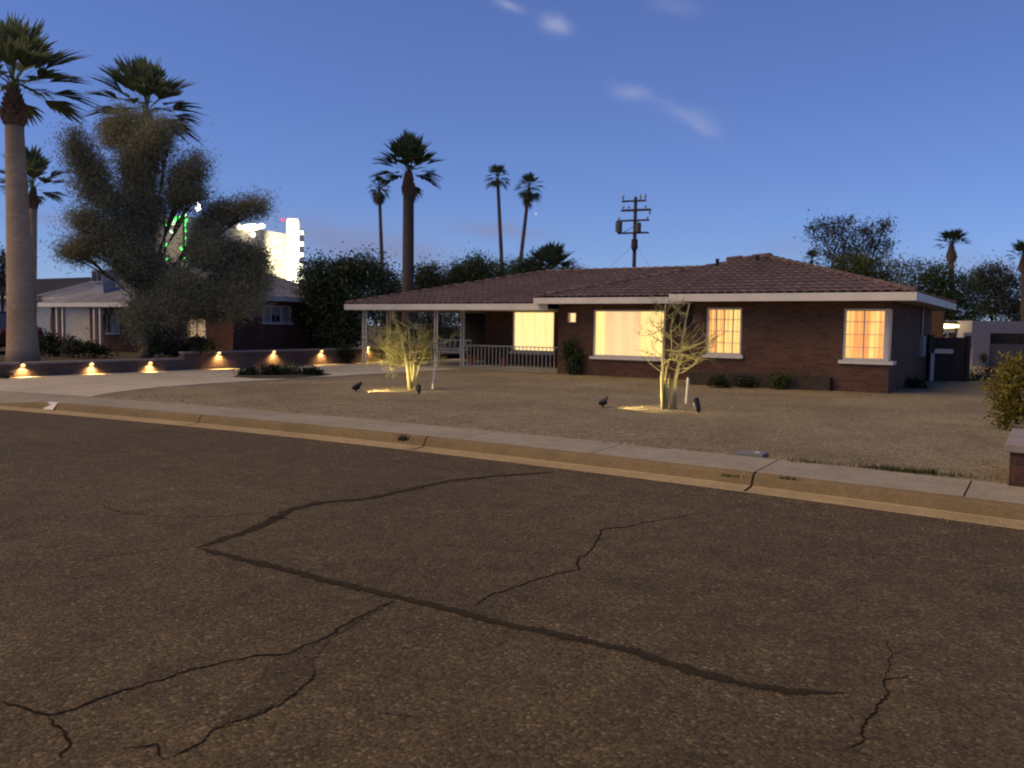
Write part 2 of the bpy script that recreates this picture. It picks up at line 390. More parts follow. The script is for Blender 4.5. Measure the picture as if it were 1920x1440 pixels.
rng = random.Random(4)
def uneven(name, mat, x0, x1, y0f, y1, z, nx, ny, amp, kind='structure', zf=None):
    b = MB()
    from mathutils import noise as N
    for i in range(nx + 1):
        x = x0 + (x1 - x0) * i / nx; y0 = y0f(x)
        for j in range(ny + 1):
            t = (j / ny) ** 1.3; y = y0 + (y1 - y0) * t
            h = amp * (N.noise((x*.6, y*.6, 0)) + .5 * N.noise((x*1.7, y*1.7, 3)))
            b.v.append((x, y, (z if zf is None else zf(x, y)) + h * min(1, j / 2) + (0 if j else -.03)))
    for i in range(nx):
        for j in range(ny): b.f.append((i*(ny+1)+j, (i+1)*(ny+1)+j, (i+1)*(ny+1)+j+1, i*(ny+1)+j+1))
    return tag(b.build(name, mat, smooth=True), kind=kind)
def drive_edge(y):                                              # the yard side of the driveway
    return -16.05 + .8 * min(1.3, math.exp(-(y - 9.3) / .9))
yard_z = lambda x, y: .165 + .055 * min(1, max(0, (y - kerb_t(x) - 1.2) / 2.5))
uneven('yard', M_gravel, -16.3, 12, lambda x: kerb_t(x) + 1.245, 45, .2, 110, 60, .016, zf=yard_z)
b = MB(); ys = [8.6, 9.0, 9.3, 9.6, 10.0, 10.6, 11.3, 12.5, 14, 16, 18.5, 21, 24, 28, 33]; NX = 16
for y in ys:
    for i in range(NX + 1):
        x = -21.2 + (drive_edge(y) + 21.2) * i / NX; yy = max(y, kerb_t(x) + 1.246); b.v.append((x, yy, .176 + .06 * min(1, max(0, (yy - kerb_t(x) - 1.25) / 2.5))))
for j in range(len(ys) - 1):
    for i in range(NX): k = j * (NX + 1) + i; b.f.append((k, k + 1, k + NX + 2, k + NX + 1))
    k = j * (NX + 1) + NX; p, q = b.v[k], b.v[k + NX + 1]; b.poly(p, (p[0], p[1], 0), (q[0], q[1], 0), q)
tag(b.build('driveway', M_drive), kind='structure')
uneven('neighbour_yard', M_soil, -75, -21.25, lambda x: kerb_t(x) + 1.25, 45, .42, 60, 30, .03, zf=lambda x, y: .17 + .27 * min(1, max(0, (y - 9.8) / 2)))
b = MB(); b.box((-17.5, 22.6, .1), (-8.5, 26.9, .30)); tag(b.build('patio', M_walk), kind='structure')

# sealed and open cracks in the road, surveyed on its surface
def road_pt(px, py): p = at_z(px, py, .012); return Vector((p[0], p[1], 0))
def road_z(p):
    d = p.y - kerb_t(p.x); xs = [-13.5, -6.5, -3, -1, .02]; zs = [-.02, .03, .018, .006, 0]
    return float(np.interp(d, xs, zs))
def crack(name, pts, w, mat, jag, seed, step=.05):
    r = random.Random(seed); P = [road_pt(*p) for p in pts]; path = []
    for a, c in zip(P, P[1:]):
        n = max(2, int((c - a).length / step))
        for k in range(n): path.append(a.lerp(c, k / n))
    path.append(P[-1]); b = MB(); n = len(path); off = 0
    for i, p in enumerate(path):
        d = (path[min(i+1, n-1)] - path[max(i-1, 0)]).normalized(); nn = Vector((-d.y, d.x, 0)); off = off * .8 + r.uniform(-jag, jag)
        e = min(1, i / 4, (n - 1 - i) / 4); q = p + nn * off; hw = w * .5 * (.15 + .85 * e) * r.uniform(.72, 1.25)
        h2 = w * .5 * (.15 + .85 * e) * r.uniform(.72, 1.25)
        for x in (q + nn * hw * 1.5, q, q - nn * h2 * 1.5): b.v.append((x.x, x.y, road_z(x) + .004))
        if i: b.f += [(3*i-3, 3*i-2, 3*i+1, 3*i), (3*i-2, 3*i-1, 3*i+2, 3*i+1)]
    o = b.build(name, mat, road); at = o.data.attributes.new('edge', 'FLOAT', 'POINT')
    at.data.foreach_set('value', [1.0 if k % 3 == 1 else 0.0 for k in range(len(o.data.vertices))]); return o
crack('crack_sealant', [(372, 1030), (430, 1046), (520, 1068), (620, 1094), (700, 1114), (760, 1128), (840, 1146), (920, 1168), (1010, 1186), (1100, 1206), (1200, 1232), (1300, 1264), (1400, 1290), (1480, 1302), (1582, 1304)], .085, M_seal, .005, 1)
crack('crack_sealant', [(372, 1030), (420, 1014), (480, 994), (515, 975), (545, 958), (600, 944), (690, 936), (760, 920), (840, 902), (920, 892), (1040, 884)], .10, M_seal, .006, 2)
crack('crack_sealant', [(508, 972), (538, 974)], .30, M_seal, .004, 7)
crack('crack', [(0, 1322), (60, 1336), (95, 1352), (140, 1338), (210, 1314), (280, 1290), (360, 1264), (430, 1246), (480, 1236), (540, 1230), (600, 1204), (650, 1176), (690, 1152), (738, 1130)], 0.0150, M_crack, 0.0108, 3, .025)
crack('crack', [(95, 1352), (112, 1378), (118, 1406), (108, 1439)], 0.0163, M_crack, 0.0108, 4, .02)
crack('crack', [(300, 1440), (360, 1412), (400, 1382), (470, 1350), (540, 1320), (582, 1282), (590, 1262)], 0.0109, M_crack, 0.0108, 5, .025)
crack('crack', [(215, 1412), (250, 1416), (290, 1408), (300, 1440)], 0.0095, M_crack, 0.0108, 15, .02)
crack('crack', [(880, 1144), (930, 1118), (985, 1098), (1040, 1078), (1078, 1070), (1095, 1046), (1118, 1020), (1128, 995), (1180, 988), (1240, 974), (1300, 962)], 0.0136, M_crack, 0.0162, 6, .04)
crack('crack', [(1708, 1270), (1664, 1280), (1655, 1310), (1630, 1356), (1612, 1400), (1590, 1408), (1570, 1404)], 0.0109, M_crack, 0.0095, 8, .02)
crack('crack', [(1664, 1280), (1672, 1230), (1668, 1200)], 0.0054, M_crack, 0.0095, 9, .02)
crack('crack', [(150, 1056), (220, 1046), (300, 1036), (372, 1030)], 0.0082, M_crack, 0.0162, 10, .04)
crack('crack', [(180, 945), (240, 965), (320, 974), (430, 968), (508, 960)], 0.0095, M_crack, 0.0189, 11, .05)
crack('crack', [(700, 1342), (760, 1348), (800, 1350)], 0.0068, M_crack, 0.0108, 12, .02)
# patches where sealant was spread
def patch(pts, seed, mat):
    r = random.Random(seed); b = MB(); P = [road_pt(*p) for p in pts]; out = []
    for a, c in zip(P, P[1:] + P[:1]):
        for k in range(8): q = a.lerp(c, k / 8); out.append((q.x + r.uniform(-.012, .012), q.y + r.uniform(-.012, .012), 0))
    out = [(x, y, road_z(Vector((x, y, 0))) + .003) for x, y, _ in out]; b.poly(*out); return b.build('road_patch', mat, road)
M_patch = asphalt(); M_patch.name = 'patch_asphalt'
for n in M_patch.node_tree.nodes:
    if n.type == 'VALTORGB' and len(n.color_ramp.elements) == 5:
        for e in n.color_ramp.elements: e.color = tuple(x * .68 for x in e.color[:3]) + (1,)
patch([(540, 1228), (600, 1200), (660, 1168), (735, 1130), (690, 1160), (640, 1190), (610, 1215), (590, 1240), (588, 1280), (545, 1312), (480, 1345), (400, 1380), (470, 1300), (490, 1260)], 3, M_patch)

# joints in the kerb, weeds, painted block, lid
def kerb_joint(s, w=.016):
    b = MB(); pr = kerb_fn(s)
    for (d0, z0), (d1, z1) in zip([(0.01, .008)] + pr[1:], pr[1:] + [(.37, kerb_h(s) + .001)]):
        y = kerb_t(s); o = .003
        b.poly((s - w/2, y + d0 - o, z0 + o), (s + w/2, y + d0 - o, z0 + o), (s + w/2, y + d1 - o, z1 + o), (s - w/2, y + d1 - o, z1 + o))
    return b
k = bpy.data.objects['kerb']
kerb_joint(-2.53, .022).build('joint', M_joint, k)
for s in (-6.9, -11.3, 1.3): kerb_joint(s).build('joint', M_joint, k)
b = MB(); s0 = -14.95
for w0, w1 in ((-.14, .16),):
    y = kerb_t(s0); h = kerb_h(s0)
    b.add([(s0+w0, y+.222, .034), (s0+w1, y+.222, .034), (s0+w1, y+.276, .1), (s0+w0, y+.276, .1), (s0+w1, y+.312, h), (s0+w0, y+.312, h), (s0+w1, y+.38, h+.008), (s0+w0, y+.38, h+.008)],
          [(0, 1, 2, 3), (3, 2, 4, 5), (5, 4, 6, 7)])
b.build('painted_patch', M_white, k)

# ------------------------------------------------------------------ roofs and walls
def wall(b, U, a0, a1, z0, z1, c, face, openings=(), th=.2, ends=(1, 1)):
    """a wall in the plane (U axis, z) at coordinate c whose outer side looks along face (-1/+1), with openings and their reveals"""
    us = sorted({a0, a1, *[o[0] for o in openings], *[o[1] for o in openings]}); zs = sorted({z0, z1, *[o[2] for o in openings], *[o[3] for o in openings]})
    P = (lambda u, z, d: (u, c - face * d, z)) if U == 'x' else (lambda u, z, d: (c - face * d, u, z))
    for u0, u1 in zip(us, us[1:]):
        for w0, w1 in zip(zs, zs[1:]):
            um, wm = (u0 + u1) / 2, (w0 + w1) / 2
            if any(o[0] < um < o[1] and o[2] < wm < o[3] for o in openings): continue
            for d in (0, th): b.poly(P(u0, w0, d), P(u1, w0, d), P(u1, w1, d), P(u0, w1, d))
    for o in openings:
        u0, u1, w0, w1 = o[:4]
        for q in (((u0, w0), (u1, w0)), ((u1, w0), (u1, w1)), ((u1, w1), (u0, w1)), ((u0, w1), (u0, w0))):
            if len(o) > 4 and q[0][0] == q[1][0] == o[4]: continue
            b.poly(P(*q[0], 0), P(*q[1], 0), P(*q[1], th), P(*q[0], th))
    b.poly(P(a0, z1, 0), P(a1, z1, 0), P(a1, z1, th), P(a0, z1, th))
    for u, e in zip((a0, a1), ends):
        if e: b.poly(P(u, z0, 0), P(u, z1, 0), P(u, z1, th), P(u, z0, th))

def tile_plane(b, pts, seed=0, w=.23, course=.36, amp=.036, under=True, flat=False):
    """barrel tiles over one roof plane; pts: its corners, the first two along the eave"""
    r = random.Random(seed); P = [Vector(p) for p in pts]; O = P[0]; u = (P[1] - P[0]).normalized()
    n = None
    for q in P[2:]:
        n = u.cross(q - O)
        if n.length > 1e-4: break
    n.normalize()
    if n.z < 0: n = -n
    v = n.cross(u)
    if v.z < 0: v = -v
    Q = [((p - O).dot(u), (p - O).dot(v)) for p in P]; vmax = max(q[1] for q in Q)
    def rng_at(t):
        xs = []
        for (a, c), (d, e) in zip(Q, Q[1:] + Q[:1]):
            if abs(c - e) < 1e-9:
                if abs(c - t) < 1e-6: xs += [a, d]
            elif min(c, e) - 1e-9 <= t <= max(c, e) + 1e-9: xs.append(a + (d - a) * (t - c) / (e - c))
        return (min(xs), max(xs)) if xs else (0, 0)
    if under: b.poly(*[p - n * .012 for p in P])
    rows = int(math.ceil(vmax / course)); K = 6
    for j in range(rows):
        v0, v1 = j * course, min(vmax, (j + 1) * course + .03); a0, a1 = rng_at(min(v0, vmax)); c0, c1 = rng_at(min(v1, vmax - 1e-6))
        lo, hi = min(a0, c0), max(a1, c1); sh = (.5 * w if flat and j % 2 else 0)
        for k in range(int(math.floor(lo / w)) - 1, int(math.ceil(hi / w)) + 1):
            vs = []; ok = False; jit = r.uniform(-.008, .008)
            for e in range(K + 1):
                uu = (k + e / K) * w + sh
                h = (amp * abs(math.sin(math.pi * e / K)) ** .8 if not flat else 0.)
                ub, ut = min(max(uu, a0), a1), min(max(uu, c0), c1)
                vs += [O + u * ub + v * (v0 + jit) + n * (h + .018), O + u * ut + v * v1 + n * (h * .85 + .002)]
            if (vs[-2] - vs[0]).length < .02 and (vs[-1] - vs[1]).length < .02: continue
            fs = [(2*e, 2*e+2, 2*e+3, 2*e+1) for e in range(K)]
            if flat: vs = [vs[0], vs[-2], vs[-1], vs[1]]; fs = [(0, 1, 2, 3)]
            b.add(vs, fs)
def caps(b, p, q, r=.085, step=.36):
    p, q = Vector(p), Vector(q); n = max(1, int((q - p).length / step)); 
    for i in range(n):
        a, c = p.lerp(q, i / n), p.lerp(q, (i + 1.12) / n); b.tube([a + Vector((0, 0, .03)), c + Vector((0, 0, .012))], [r * 1.12, r * .9], 8)

# ---- the brick house
YC, YB, YA = 20.76, 22.4, 25.0
XR, XCL = -3.12, -7.72                       # side wall, left end of the bedroom wing
EC, EB, EA = 20.0, 21.5, 21.75               # eaves
ZT, ZBm, ZAT = 2.46, 2.28, 2.295
XBL = at_y(1045, 690, YB)[0]                 # left end of the living room wall
XAL = at_y(909, 690, YA)[0]
house = thing('brick_house', 'low red brick ranch house with clay tile roof, carport and five lit windows', 'house', (-8, 23, .2))
def win(px0, px1, py0, py1, y): a, c = at_y(px0, py0, y), at_y(px1, py1, y); return (a[0], c[0], c[2], a[2])
WB = win(1113, 1246, 581, 672, YB); WA = win(961, 1039, 583, 661, YA); WS = win(1064, 1080, 586, 605, YB)
WL = win(1325, 1389, 577, 666, YC); WR = (at_y(1582, 600, YC)[0], XR, at_y(1600, 675, YC)[2], at_y(1600, 579, YC)[2])
YS1 = at_x(1674, 630, XR)[1]                 # the corner window's return on the side wall
b = MB()
wall(b, 'x', XCL, XR, 0, ZBm + .06, YC, -1, [WL, (*WR, XR)], ends=(0, 0))
wall(b, 'y', YC, 28.2, 0, ZBm + .06, XR, 1, [(YC, YS1, WR[2], WR[3], YC)], ends=(0, 1))
wall(b, 'y', YC, YB + .3, 0, ZBm + .06, XCL, -1, ends=(0, 1))
wall(b, 'x', XBL, XCL - .002, 0, ZBm + .06, YB, -1, [WB, WS], ends=(0, 1))
wall(b, 'y', YB, YA - .002, 0, ZBm + .06, XBL, -1, ends=(0, 1))
wall(b, 'x', XAL, XBL + .2, 0, ZBm + .05, YA, -1, [WA], ends=(0, 1))
wall(b, 'y', YA, 31.6, 0, ZBm + .05, XAL, -1, ends=(0, 0))
wall(b, 'x', XAL, XR, 0, ZBm + .04, 31.6, 1, ends=(0, 1))
b.build('wall', M_brick, house)
# low dark footing along the bedroom wing
b = MB(); b.box((XCL + .02, YC - .22, 0), (at_y(1560, 720, YC)[0], YC - .003, .54)); b.build('ledge', plain('dark_base', (.048, .038, .028), .9, .45, 7, bump=.9), house)

CR = (-6.85, 24.3, 3.62)                      # where the bedroom wing's hips meet
roof = MB()
XE, XCE = -2.55, -8.05                        # outer eave lines of the wing
XBE = at_y(1003, 565, EB)[0]
p = (3.62 - ZT) / (24.3 - EC)
tile_plane(roof, [(XCE, EC, ZT), (XE, EC, ZT), CR, (XCE, 24.3, 3.62)], 1)
tile_plane(roof, [(XE, 28.6, ZT), (XE, EC, ZT), CR], 2)
tile_plane(roof, [(XE, 28.6, ZT), (XCE, 28.6, ZT), (XCE, 24.3, 3.62), CR], 3)
roof.poly((XCE, EC, ZT), (XCE, 24.3, 3.6), (XCE, 28.6, ZT))
PB = (-8.0, EB + 5.3, ZT + 5.3 * p)
XB45 = XBE + 5.3
PB = (XB45, EB + 5.3, ZT + 5.3 * p)
tile_plane(roof, [(XBE, EB, ZT), (XCE, EB, ZT), (XCE, EB + 5.3, PB[2]), PB], 4)
tile_plane(roof, [(XBE, EB + 10.6, ZT), (XBE, EB, ZT), PB], 5)
tile_plane(roof, [(XBE, EB + 10.6, ZT), (XCE + 2, EB + 10.6, ZT), (XCE, EB + 5.3, PB[2]), PB], 6)
XAE = at_y(648, 575, EA)[0]; AR = 5.0; ZR = ZAT + AR * .255
PA = (XAE + AR, EA + AR, ZR)
tile_plane(roof, [(XAE, EA, ZAT), (XCE - .3, EA, ZAT), (XCE - .3, EA + AR, ZR), PA], 7)
tile_plane(roof, [(XAE, EA + 2 * AR, ZAT), (XAE, EA, ZAT), PA], 8)
tile_plane(roof, [(XAE, EA + 2 * AR, ZAT), (XCE - .3, EA + 2 * AR, ZAT), (XCE - .3, EA + AR, ZR), PA], 9)
ro = roof.build('roof', M_tile, house, smooth=True)
for a, c in (((XE, EC, ZT), CR), ((XE, 28.6, ZT), CR), (CR, (XCE, 24.3, 3.62)), ((XBE, EB, ZT), PB), (PB, (XCE, PB[1], PB[2])), ((XAE, EA, ZAT), PA), (PA, (XCE, PA[1], PA[2])), ((XAE, EA + 2*AR, ZAT), PA)):
    b = MB(); caps(b, a, c, .07); b.build('ridge_cap', M_tile, ro, smooth=True)
b = MB()                                         # fascia boards
b.box((XCE, EC - .035, ZBm), (XE, EC, ZT)); b.box((XE, EC - .035, ZBm), (XE + .035, 28.6, ZT)); b.box((XCE - .033, EC - .034, ZBm), (XCE, EB + .3, ZT))
b.box((XBE, EB - .035, ZBm), (XCE - .034, EB, ZT - .01)); b.box((XBE - .034, EB - .034, ZBm), (XBE, EB + 1.2, ZT - .01))
b.box((XAE, EA - .035, ZAT - .19), (XBL + .02, EA, ZAT)); b.box((XAE - .035, EA - .034, ZAT - .19), (XAE, EA + 2 * AR, ZAT))
b.build('fascia', M_white, house)
b = MB()
zc = ZBm + .02
b.box((XCE + .01, EC + .003, zc), (XE - .01, YC + .1, zc + .03)); b.box((XR, YC + .11, zc), (XE - .01, 28.4, zc + .03)); b.box((XBE + .02, EB + .003, zc), (XCE - .01, YB + .1, zc + .03))
za = ZAT - .17
b.box((XAE + .02, EA + .003, za), (XBL - .01, EA + 2 * AR - .1, za + .03))
b.build('soffit', M_soffit, house)
# vents on the roof
for px, py, h in ((1345, 487, .07), (1420, 482, .09)):
    q = at_y(px, py + 6, 24.0); b = MB(); b.tube([(q[0], 24.0, 3.3), (q[0], 24.0, q[2] + h)], .05, 8); b.tube([(q[0], 24.0, q[2] + h), (q[0], 24.0, q[2] + h + .05)], [.06, .05], 8)
    b.build('roof_vent', M_dark, ro)
# posts of the carport and porch, railing
def post(px, y, pair=.085, w=.045, lattice=False):
    x = at_y(px, 640, y)[0]; b = MB()
    for d in (-pair, pair): b.box((x + d - w/2, y - w/2, .2), (x + d + w/2, y + w/2, za - .002))
    if lattice:
        n = 9
        for i in range(n):
            z0, z1 = .35 + i * 1.68 / n, .35 + (i + 1) * 1.68 / n
            b.bar((x - pair, y, z0), (x + pair, y, z1), .018, .018); b.bar((x + pair, y, z0), (x - pair, y, z1), .018, .018)
        b.box((x - pair, y - .006, .3), (x + pair, y + .006, 2.0)) if False else None
    b.build('post', M_offwhite, house)
post(684, 21.98, .07, .05, True); post(729, 23.7, .07, .05, True); post(817.5, 22.0, .05, .042); post(867, 22.75, .05, .042)
post(676, 30.8, .07, .05); 
x0, x1, yr = at_y(869, 690, 23.0)[0], XBL - .02, 23.0
b = MB(); b.bar((x0, yr, .98), (x1, yr, .98), .04, .03); b.bar((x0, yr, .32), (x1, yr, .32), .03, .025)
n = 27
for i in range(n + 1): x = x0 + (x1 - x0) * i / n; b.box((x - .009, yr - .009, .22), (x + .009, yr + .009, .97))
b.build('railing', M_offwhite, house)
# dark wall added behind the carport; its colour stands in for the recess's shade
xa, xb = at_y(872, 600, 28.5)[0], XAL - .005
b = MB(); wall(b, 'x', xa, xb, .1, za - .003, 28.5, -1); wall(b, 'y', 28.503, 31.5, .1, za - .003, xa, -1); b.build('shade_wall', M_darkwood, house)

# ---- windows: frame > sill, curtain, pane
M_curA = curtain('yellow_curtain', (1.0, .68, .25), (1., .79, .40), 1.22, 5, .3, .7)
M_curB = curtain('sheer_curtain', (.80, .49, .22), (1., .70, .33), .94, 3.0, .34, .66)
M_curB2 = curtain('bright_curtain', (1., .66, .20), (1., .80, .32), 1.15, 4, .3, .7)
M_curC = curtain('orange_curtain', (.80, .27, .06), (1., .68, .19), 1.05, 11, .40, .60)
M_curS = curtain('small_curtain', (.9, .42, .16), (1., .84, .4), 1.2, 5, .42, .58)
def pleats(b, P, u0, u1, z0, z1, per, amp, seed, ph=0):
    r = random.Random(seed); n = max(8, int((u1 - u0) / per * 8)); vs = []; k = 0.
    for i in range(n + 1):
        u = u0 + (u1 - u0) * i / n; k += r.uniform(.6, 1.4) * 2 * math.pi / 8
        d = amp * math.sin(k); vs += [P(u, z0, d), P(u, z1, d * .6)]
    b.add(vs, [(2*i, 2*i+2, 2*i+3, 2*i+1) for i in range(n)])
def window(o, cur, y=None, cols=(), rows=(), per=.14, amp=.03, sill=True, fw=.05, c2=None, seed=1, c0=None):
    u0, u1, z0, z1 = o[:4]; P = lambda u, z, d: (u, y + d, z)
    b = MB()
    for a, c in (((u0, z0), (u0 + fw, z1)), ((u1 - fw, z0), (u1, z1)), ((u0 + fw, z1 - fw), (u1 - fw, z1)), ((u0 + fw, z0), (u1 - fw, z0 + fw))):
        b.box((a[0], y + .02, a[1]), (c[0], y + .09, c[1]))
    for c in cols: b.box((c - .011, y + .04, z0 + fw), (c + .011, y + .075, z1 - fw))
    for c in rows: b.box((u0 + fw, y + .043, c - .009), (u1 - fw, y + .072, c + .009))
    w = b.build('window', M_white, house)
    if sill:
        s = MB(); s.box((u0 - .07, y - .09, z0 - .085), (u1 + .07, y + .02, z0 - .004)); s.build('sill', M_white, w, bevel=.008)
    g = MB(); g.poly(P(u0 + fw, z0 + fw, .055), P(u1 - fw, z0 + fw, .055), P(u1 - fw, z1 - fw, .055), P(u0 + fw, z1 - fw, .055)); g.build('pane', M_glass, w)
    cb = MB(); um = u1 if c2 is None else u0 + (u1 - u0) * c2[1]
    pleats(cb, P, u0, um, z0 - .03, z1 + .03, per, amp, seed) if True else None
    for i, v in enumerate(cb.v): cb.v[i] = (v[0], v[1] + .16, v[2])
    cb.build('curtain', cur, w, smooth=True)
    if c0:
        cb = MB(); pleats(cb, P, u0, u0 + (u1 - u0) * c0[1], z0 - .03, z1 + .03, per * .5, amp * 2, seed + 9)
        for i, v in enumerate(cb.v): cb.v[i] = (v[0], v[1] + .12, v[2])
        cb.build('curtain', c0[0], w, smooth=True)
    if c2:
        cb = MB(); pleats(cb, P, um - .03, u1, z0 - .03, z1 + .03, per * .8, amp * 1.3, seed + 5)
        for i, v in enumerate(cb.v): cb.v[i] = (v[0], v[1] + .13, v[2])
        cb.build('curtain', c2[0], w, smooth=True)
    return w
window(WB, M_curB, YB, per=.3, amp=.02, fw=.045, c2=(M_curB2, .66), seed=3, c0=(M_curB2, .13))
window(WA, M_curA, YA, per=.22, amp=.03, fw=.05, seed=4)
window(WS, M_curS, YB, per=.12, amp=.02, fw=.02, sill=False, seed=6)
q = lambda o, n: [o[2] + (o[3] - o[2]) * k / n for k in range(1, n)]
window(WL, M_curC, YC, cols=[WL[0] + (WL[1] - WL[0]) * k for k in (.27, .5, .74)], rows=q(WL, 4), per=.12, amp=.035, seed=7)
# the corner window: a front light, a corner post and a narrow return on the side wall
fw = .05; u0, u1, z0, z1 = WR; up = XR - .13
b = MB()
b.box((u0, YC + .02, z0), (u0 + fw, YC + .09, z1)); b.box((u0 + fw, YC + .02, z1 - fw), (XR - .02, YC + .09, z1)); b.box((u0 + fw, YC + .02, z0), (XR - .02, YC + .09, z0 + fw))
b.box((XR - .13, YC + .018, z0 + fw), (XR - .05, YC + .12, z1 - fw)); b.box((XR - .05, YC + .03, z0 + fw), (XR - .02, YC + .06, z1 - fw))
b.box((XR - .09, YC + .121, z0), (XR - .02, YS1, z0 + fw)); b.box((XR - .09, YC + .121, z1 - fw), (XR - .02, YS1, z1)); b.box((XR - .09, YS1 - fw, z0 + fw), (XR - .02, YS1, z1 - fw))
c_ = u0 + (XR - .16 - u0) * .52; b.box((c_ - .014, YC + .04, z0 + fw), (c_ + .014, YC + .075, z1 - fw))
for z in q(WR, 4):
    b.box((u0 + fw, YC + .043, z - .008), (XR - .16, YC + .072, z + .008)); b.box((XR - .072, YC + .12, z - .008), (XR - .043, YS1 - fw, z + .008))
w = b.build('window', M_white, house)
b = MB(); b.box((u0 - .07, YC - .09, z0 - .085), (XR + .09, YC + .02, z0 - .004)); b.box((XR - .02, YC + .02, z0 - .085), (XR + .09, YS1 + .07, z0 - .004)); b.build('sill', M_white, w)
b = MB(); b.poly((u0 + fw, YC + .055, z0 + fw), (XR - .16, YC + .055, z0 + fw), (XR - .16, YC + .055, z1 - fw), (u0 + fw, YC + .055, z1 - fw))
b.poly((XR - .055, YC + .12, z0 + fw), (XR - .055, YS1 - fw, z0 + fw), (XR - .055, YS1 - fw, z1 - fw), (XR - .055, YC + .12, z1 - fw)); b.build('pane', M_glass, w)
b = MB(); pleats(b, lambda u, z, d: (u, YC + .17 + d, z), u0, XR - .16, z0, z1, .11, .03, 11); b.build('curtain', M_curC, w, smooth=True)
b = MB(); pleats(b, lambda u, z, d: (XR - .17 + d, u, z), YC + .14, YS1, z0, z1, .11, .02, 12)
M_curD = curtain('dim_curtain', (.55, .34, .26), (.72, .44, .30), .62, 9); b.build('curtain', M_curD, w, smooth=True)
# meter box and conduit on the side wall
y = at_x(1727, 600, XR)[1]
b = MB(); b.tube([(XR + .035, y, 1.1), (XR + .035, y, ZBm - .02)], .03, 8); b.box((XR + .003, y - .16, .95), (XR + .12, y + .16, 1.5)); b.build('meter_box', M_grey, house)

# ------------------------------------------------------------------ boundary wall with its lamps
XW = -21.0
ys = at_x(345, 690, XW)[1]
zl = at_x(200, 675, XW)[2]; zh = at_x(500, 656.5, XW)[2]
bw = thing('boundary_wall', 'low dark brick boundary wall stepping up beside the pale driveway', 'wall', (XW, 16, .2))
b = MB(); b.box((XW - .2, 7.6 + 1.6, 0), (XW, ys, zl - .05)); b.box((XW - .2, ys, 0), (XW, 27.5, zh - .05)); b.build('wall', M_wallbrick, bw)
b = MB(); b.box((XW - .23, 9.18, zl - .05), (XW + .03, ys - .003, zl)); b.box((XW - .23, ys - .003, zh - .05), (XW + .03, 27.53, zh)); b.build('coping', M_block, bw)
M_lens = glow('lamp_lens', (1., .68, .26), 2.6)
def spot(name, loc, tgt, energy, ang, blend, col, parent, size=.02):
    d = bpy.data.lights.new(name, 'SPOT'); d.energy = energy; d.spot_size = R(ang); d.spot_blend = blend; d.color = col; d.shadow_soft_size = size
    o = bpy.data.objects.new(name, d); COL.objects.link(o); o.parent = parent; base = wl(parent)
    o.location = Vector(loc) - base; o.rotation_euler = (Vector(tgt) - Vector(loc)).to_track_quat('-Z', 'Y').to_euler(); return o
lamps = [(41, 684), (170, 682), (280, 680), (409, 661), (512, 659), (601.5, 658), (689, 651)]
first = None
lab = ['small lit lamp on the low wall nearest the street, below the thick palm trunk',
       'second small lit lamp on the low wall from the street, bright pool below',
       'third small lit lamp on the low wall, last one before the wall steps up',
       'lit lamp on the raised part of the low wall, closest after the step',
       'lit lamp on the raised low wall behind the low plants of the driveway bed',
       'lit lamp on the raised low wall, last one before the carport posts',
       'lit lamp at the far end of the low wall, seen beside the white carport post']
for i, (px, py) in enumerate(lamps):
    q = at_x(px, py, XW); y, z = q[1], q[2]
    if first is None:
        root = thing('wall_lamp', lab[0], 'lamp', (XW, y, z), 'small lamps along the boundary wall')
        b = MB()                                             # hood: a little sloping half shade
        n = 8; vs = [(XW + .002, y, z + .07)]
        for k in range(n + 1):
            a = math.pi * k / n; vs.append((XW + .002 + .075 * math.sin(a), y + .075 * math.cos(a), z + .005))
        b.add(vs, [(0, k + 1, k + 2) for k in range(n)]); b.box((XW, y - .04, z - .03), (XW + .012, y + .04, z + .075)); b.build('hood', M_dark, root)
        b = MB(); b.ball((XW + .045, y, z - .01), (.042, .055, .04), 10, 6); b.build('lens', M_lens, root, smooth=True)
        spot('lamp_light', (XW + .06, y, z - .045), (XW + .02, y, z - 1), 110.0, 150, .9, (1., .60, .20), root, .03); first = root
    else:
        c = copy_tree(first); c.location = (XW, y, z); c['label'] = lab[i]

# ------------------------------------------------------------------ garden uplights
M_warm = glow('uplight_lens', (1., .85, .45), 9)
def uplight(px, py, aim, label, energy, ang=48, size=1.):
    g = at_z(px, py + 7, .22); g = Vector((g[0], g[1], .215)); aim = Vector(aim)
    root = thing('garden_uplight', label, 'spotlight', g, 'black uplights at the two small trees'); h = g + Vector((0, 0, .10)); d = (aim - h).normalized()
    b = MB(); b.tube([g - Vector((0, 0, .05)), g + Vector((0, 0, .085))], [.01, .018], 8); b.build('stake', M_dark, root)
    a = h - d * .075 * size; c = h + d * .055 * size
    b = MB(); b.tube([a, a + d * .03, c], [.03 * size, .05 * size, .058 * size], 12, cap=False); b.tube([a - d * .012, a + d * .002], [.02 * size, .031 * size], 12); b.build('housing', M_dark, root, smooth=False)
    b = MB(); b.tube([c - d * .062, c - d * .056], .046 * size, 12); b.build('lens', M_warm, root)
    s = d.cross(Vector((0, 0, 1))).normalized(); u = s.cross(d)
    b = MB(); vs = []
    for k in range(9):
        t = math.pi * k / 8; o = s * math.cos(t) * .06 * size + u * math.sin(t) * .06 * size; vs += [c + o, c + o * 1.05 + d * (.03 + .05 * math.sin(t)) * size]
    b.add(vs, [(2*k, 2*k+2, 2*k+3, 2*k+1) for k in range(8)]); b.build('visor', M_dark, root)
    spot('uplight_beam', c + d * .02, aim, energy, ang, .9, (1., .74, .32), root, .025)
    return root
T1 = at_z(772, 731, .22); T2 = at_z(1253, 767, .22)
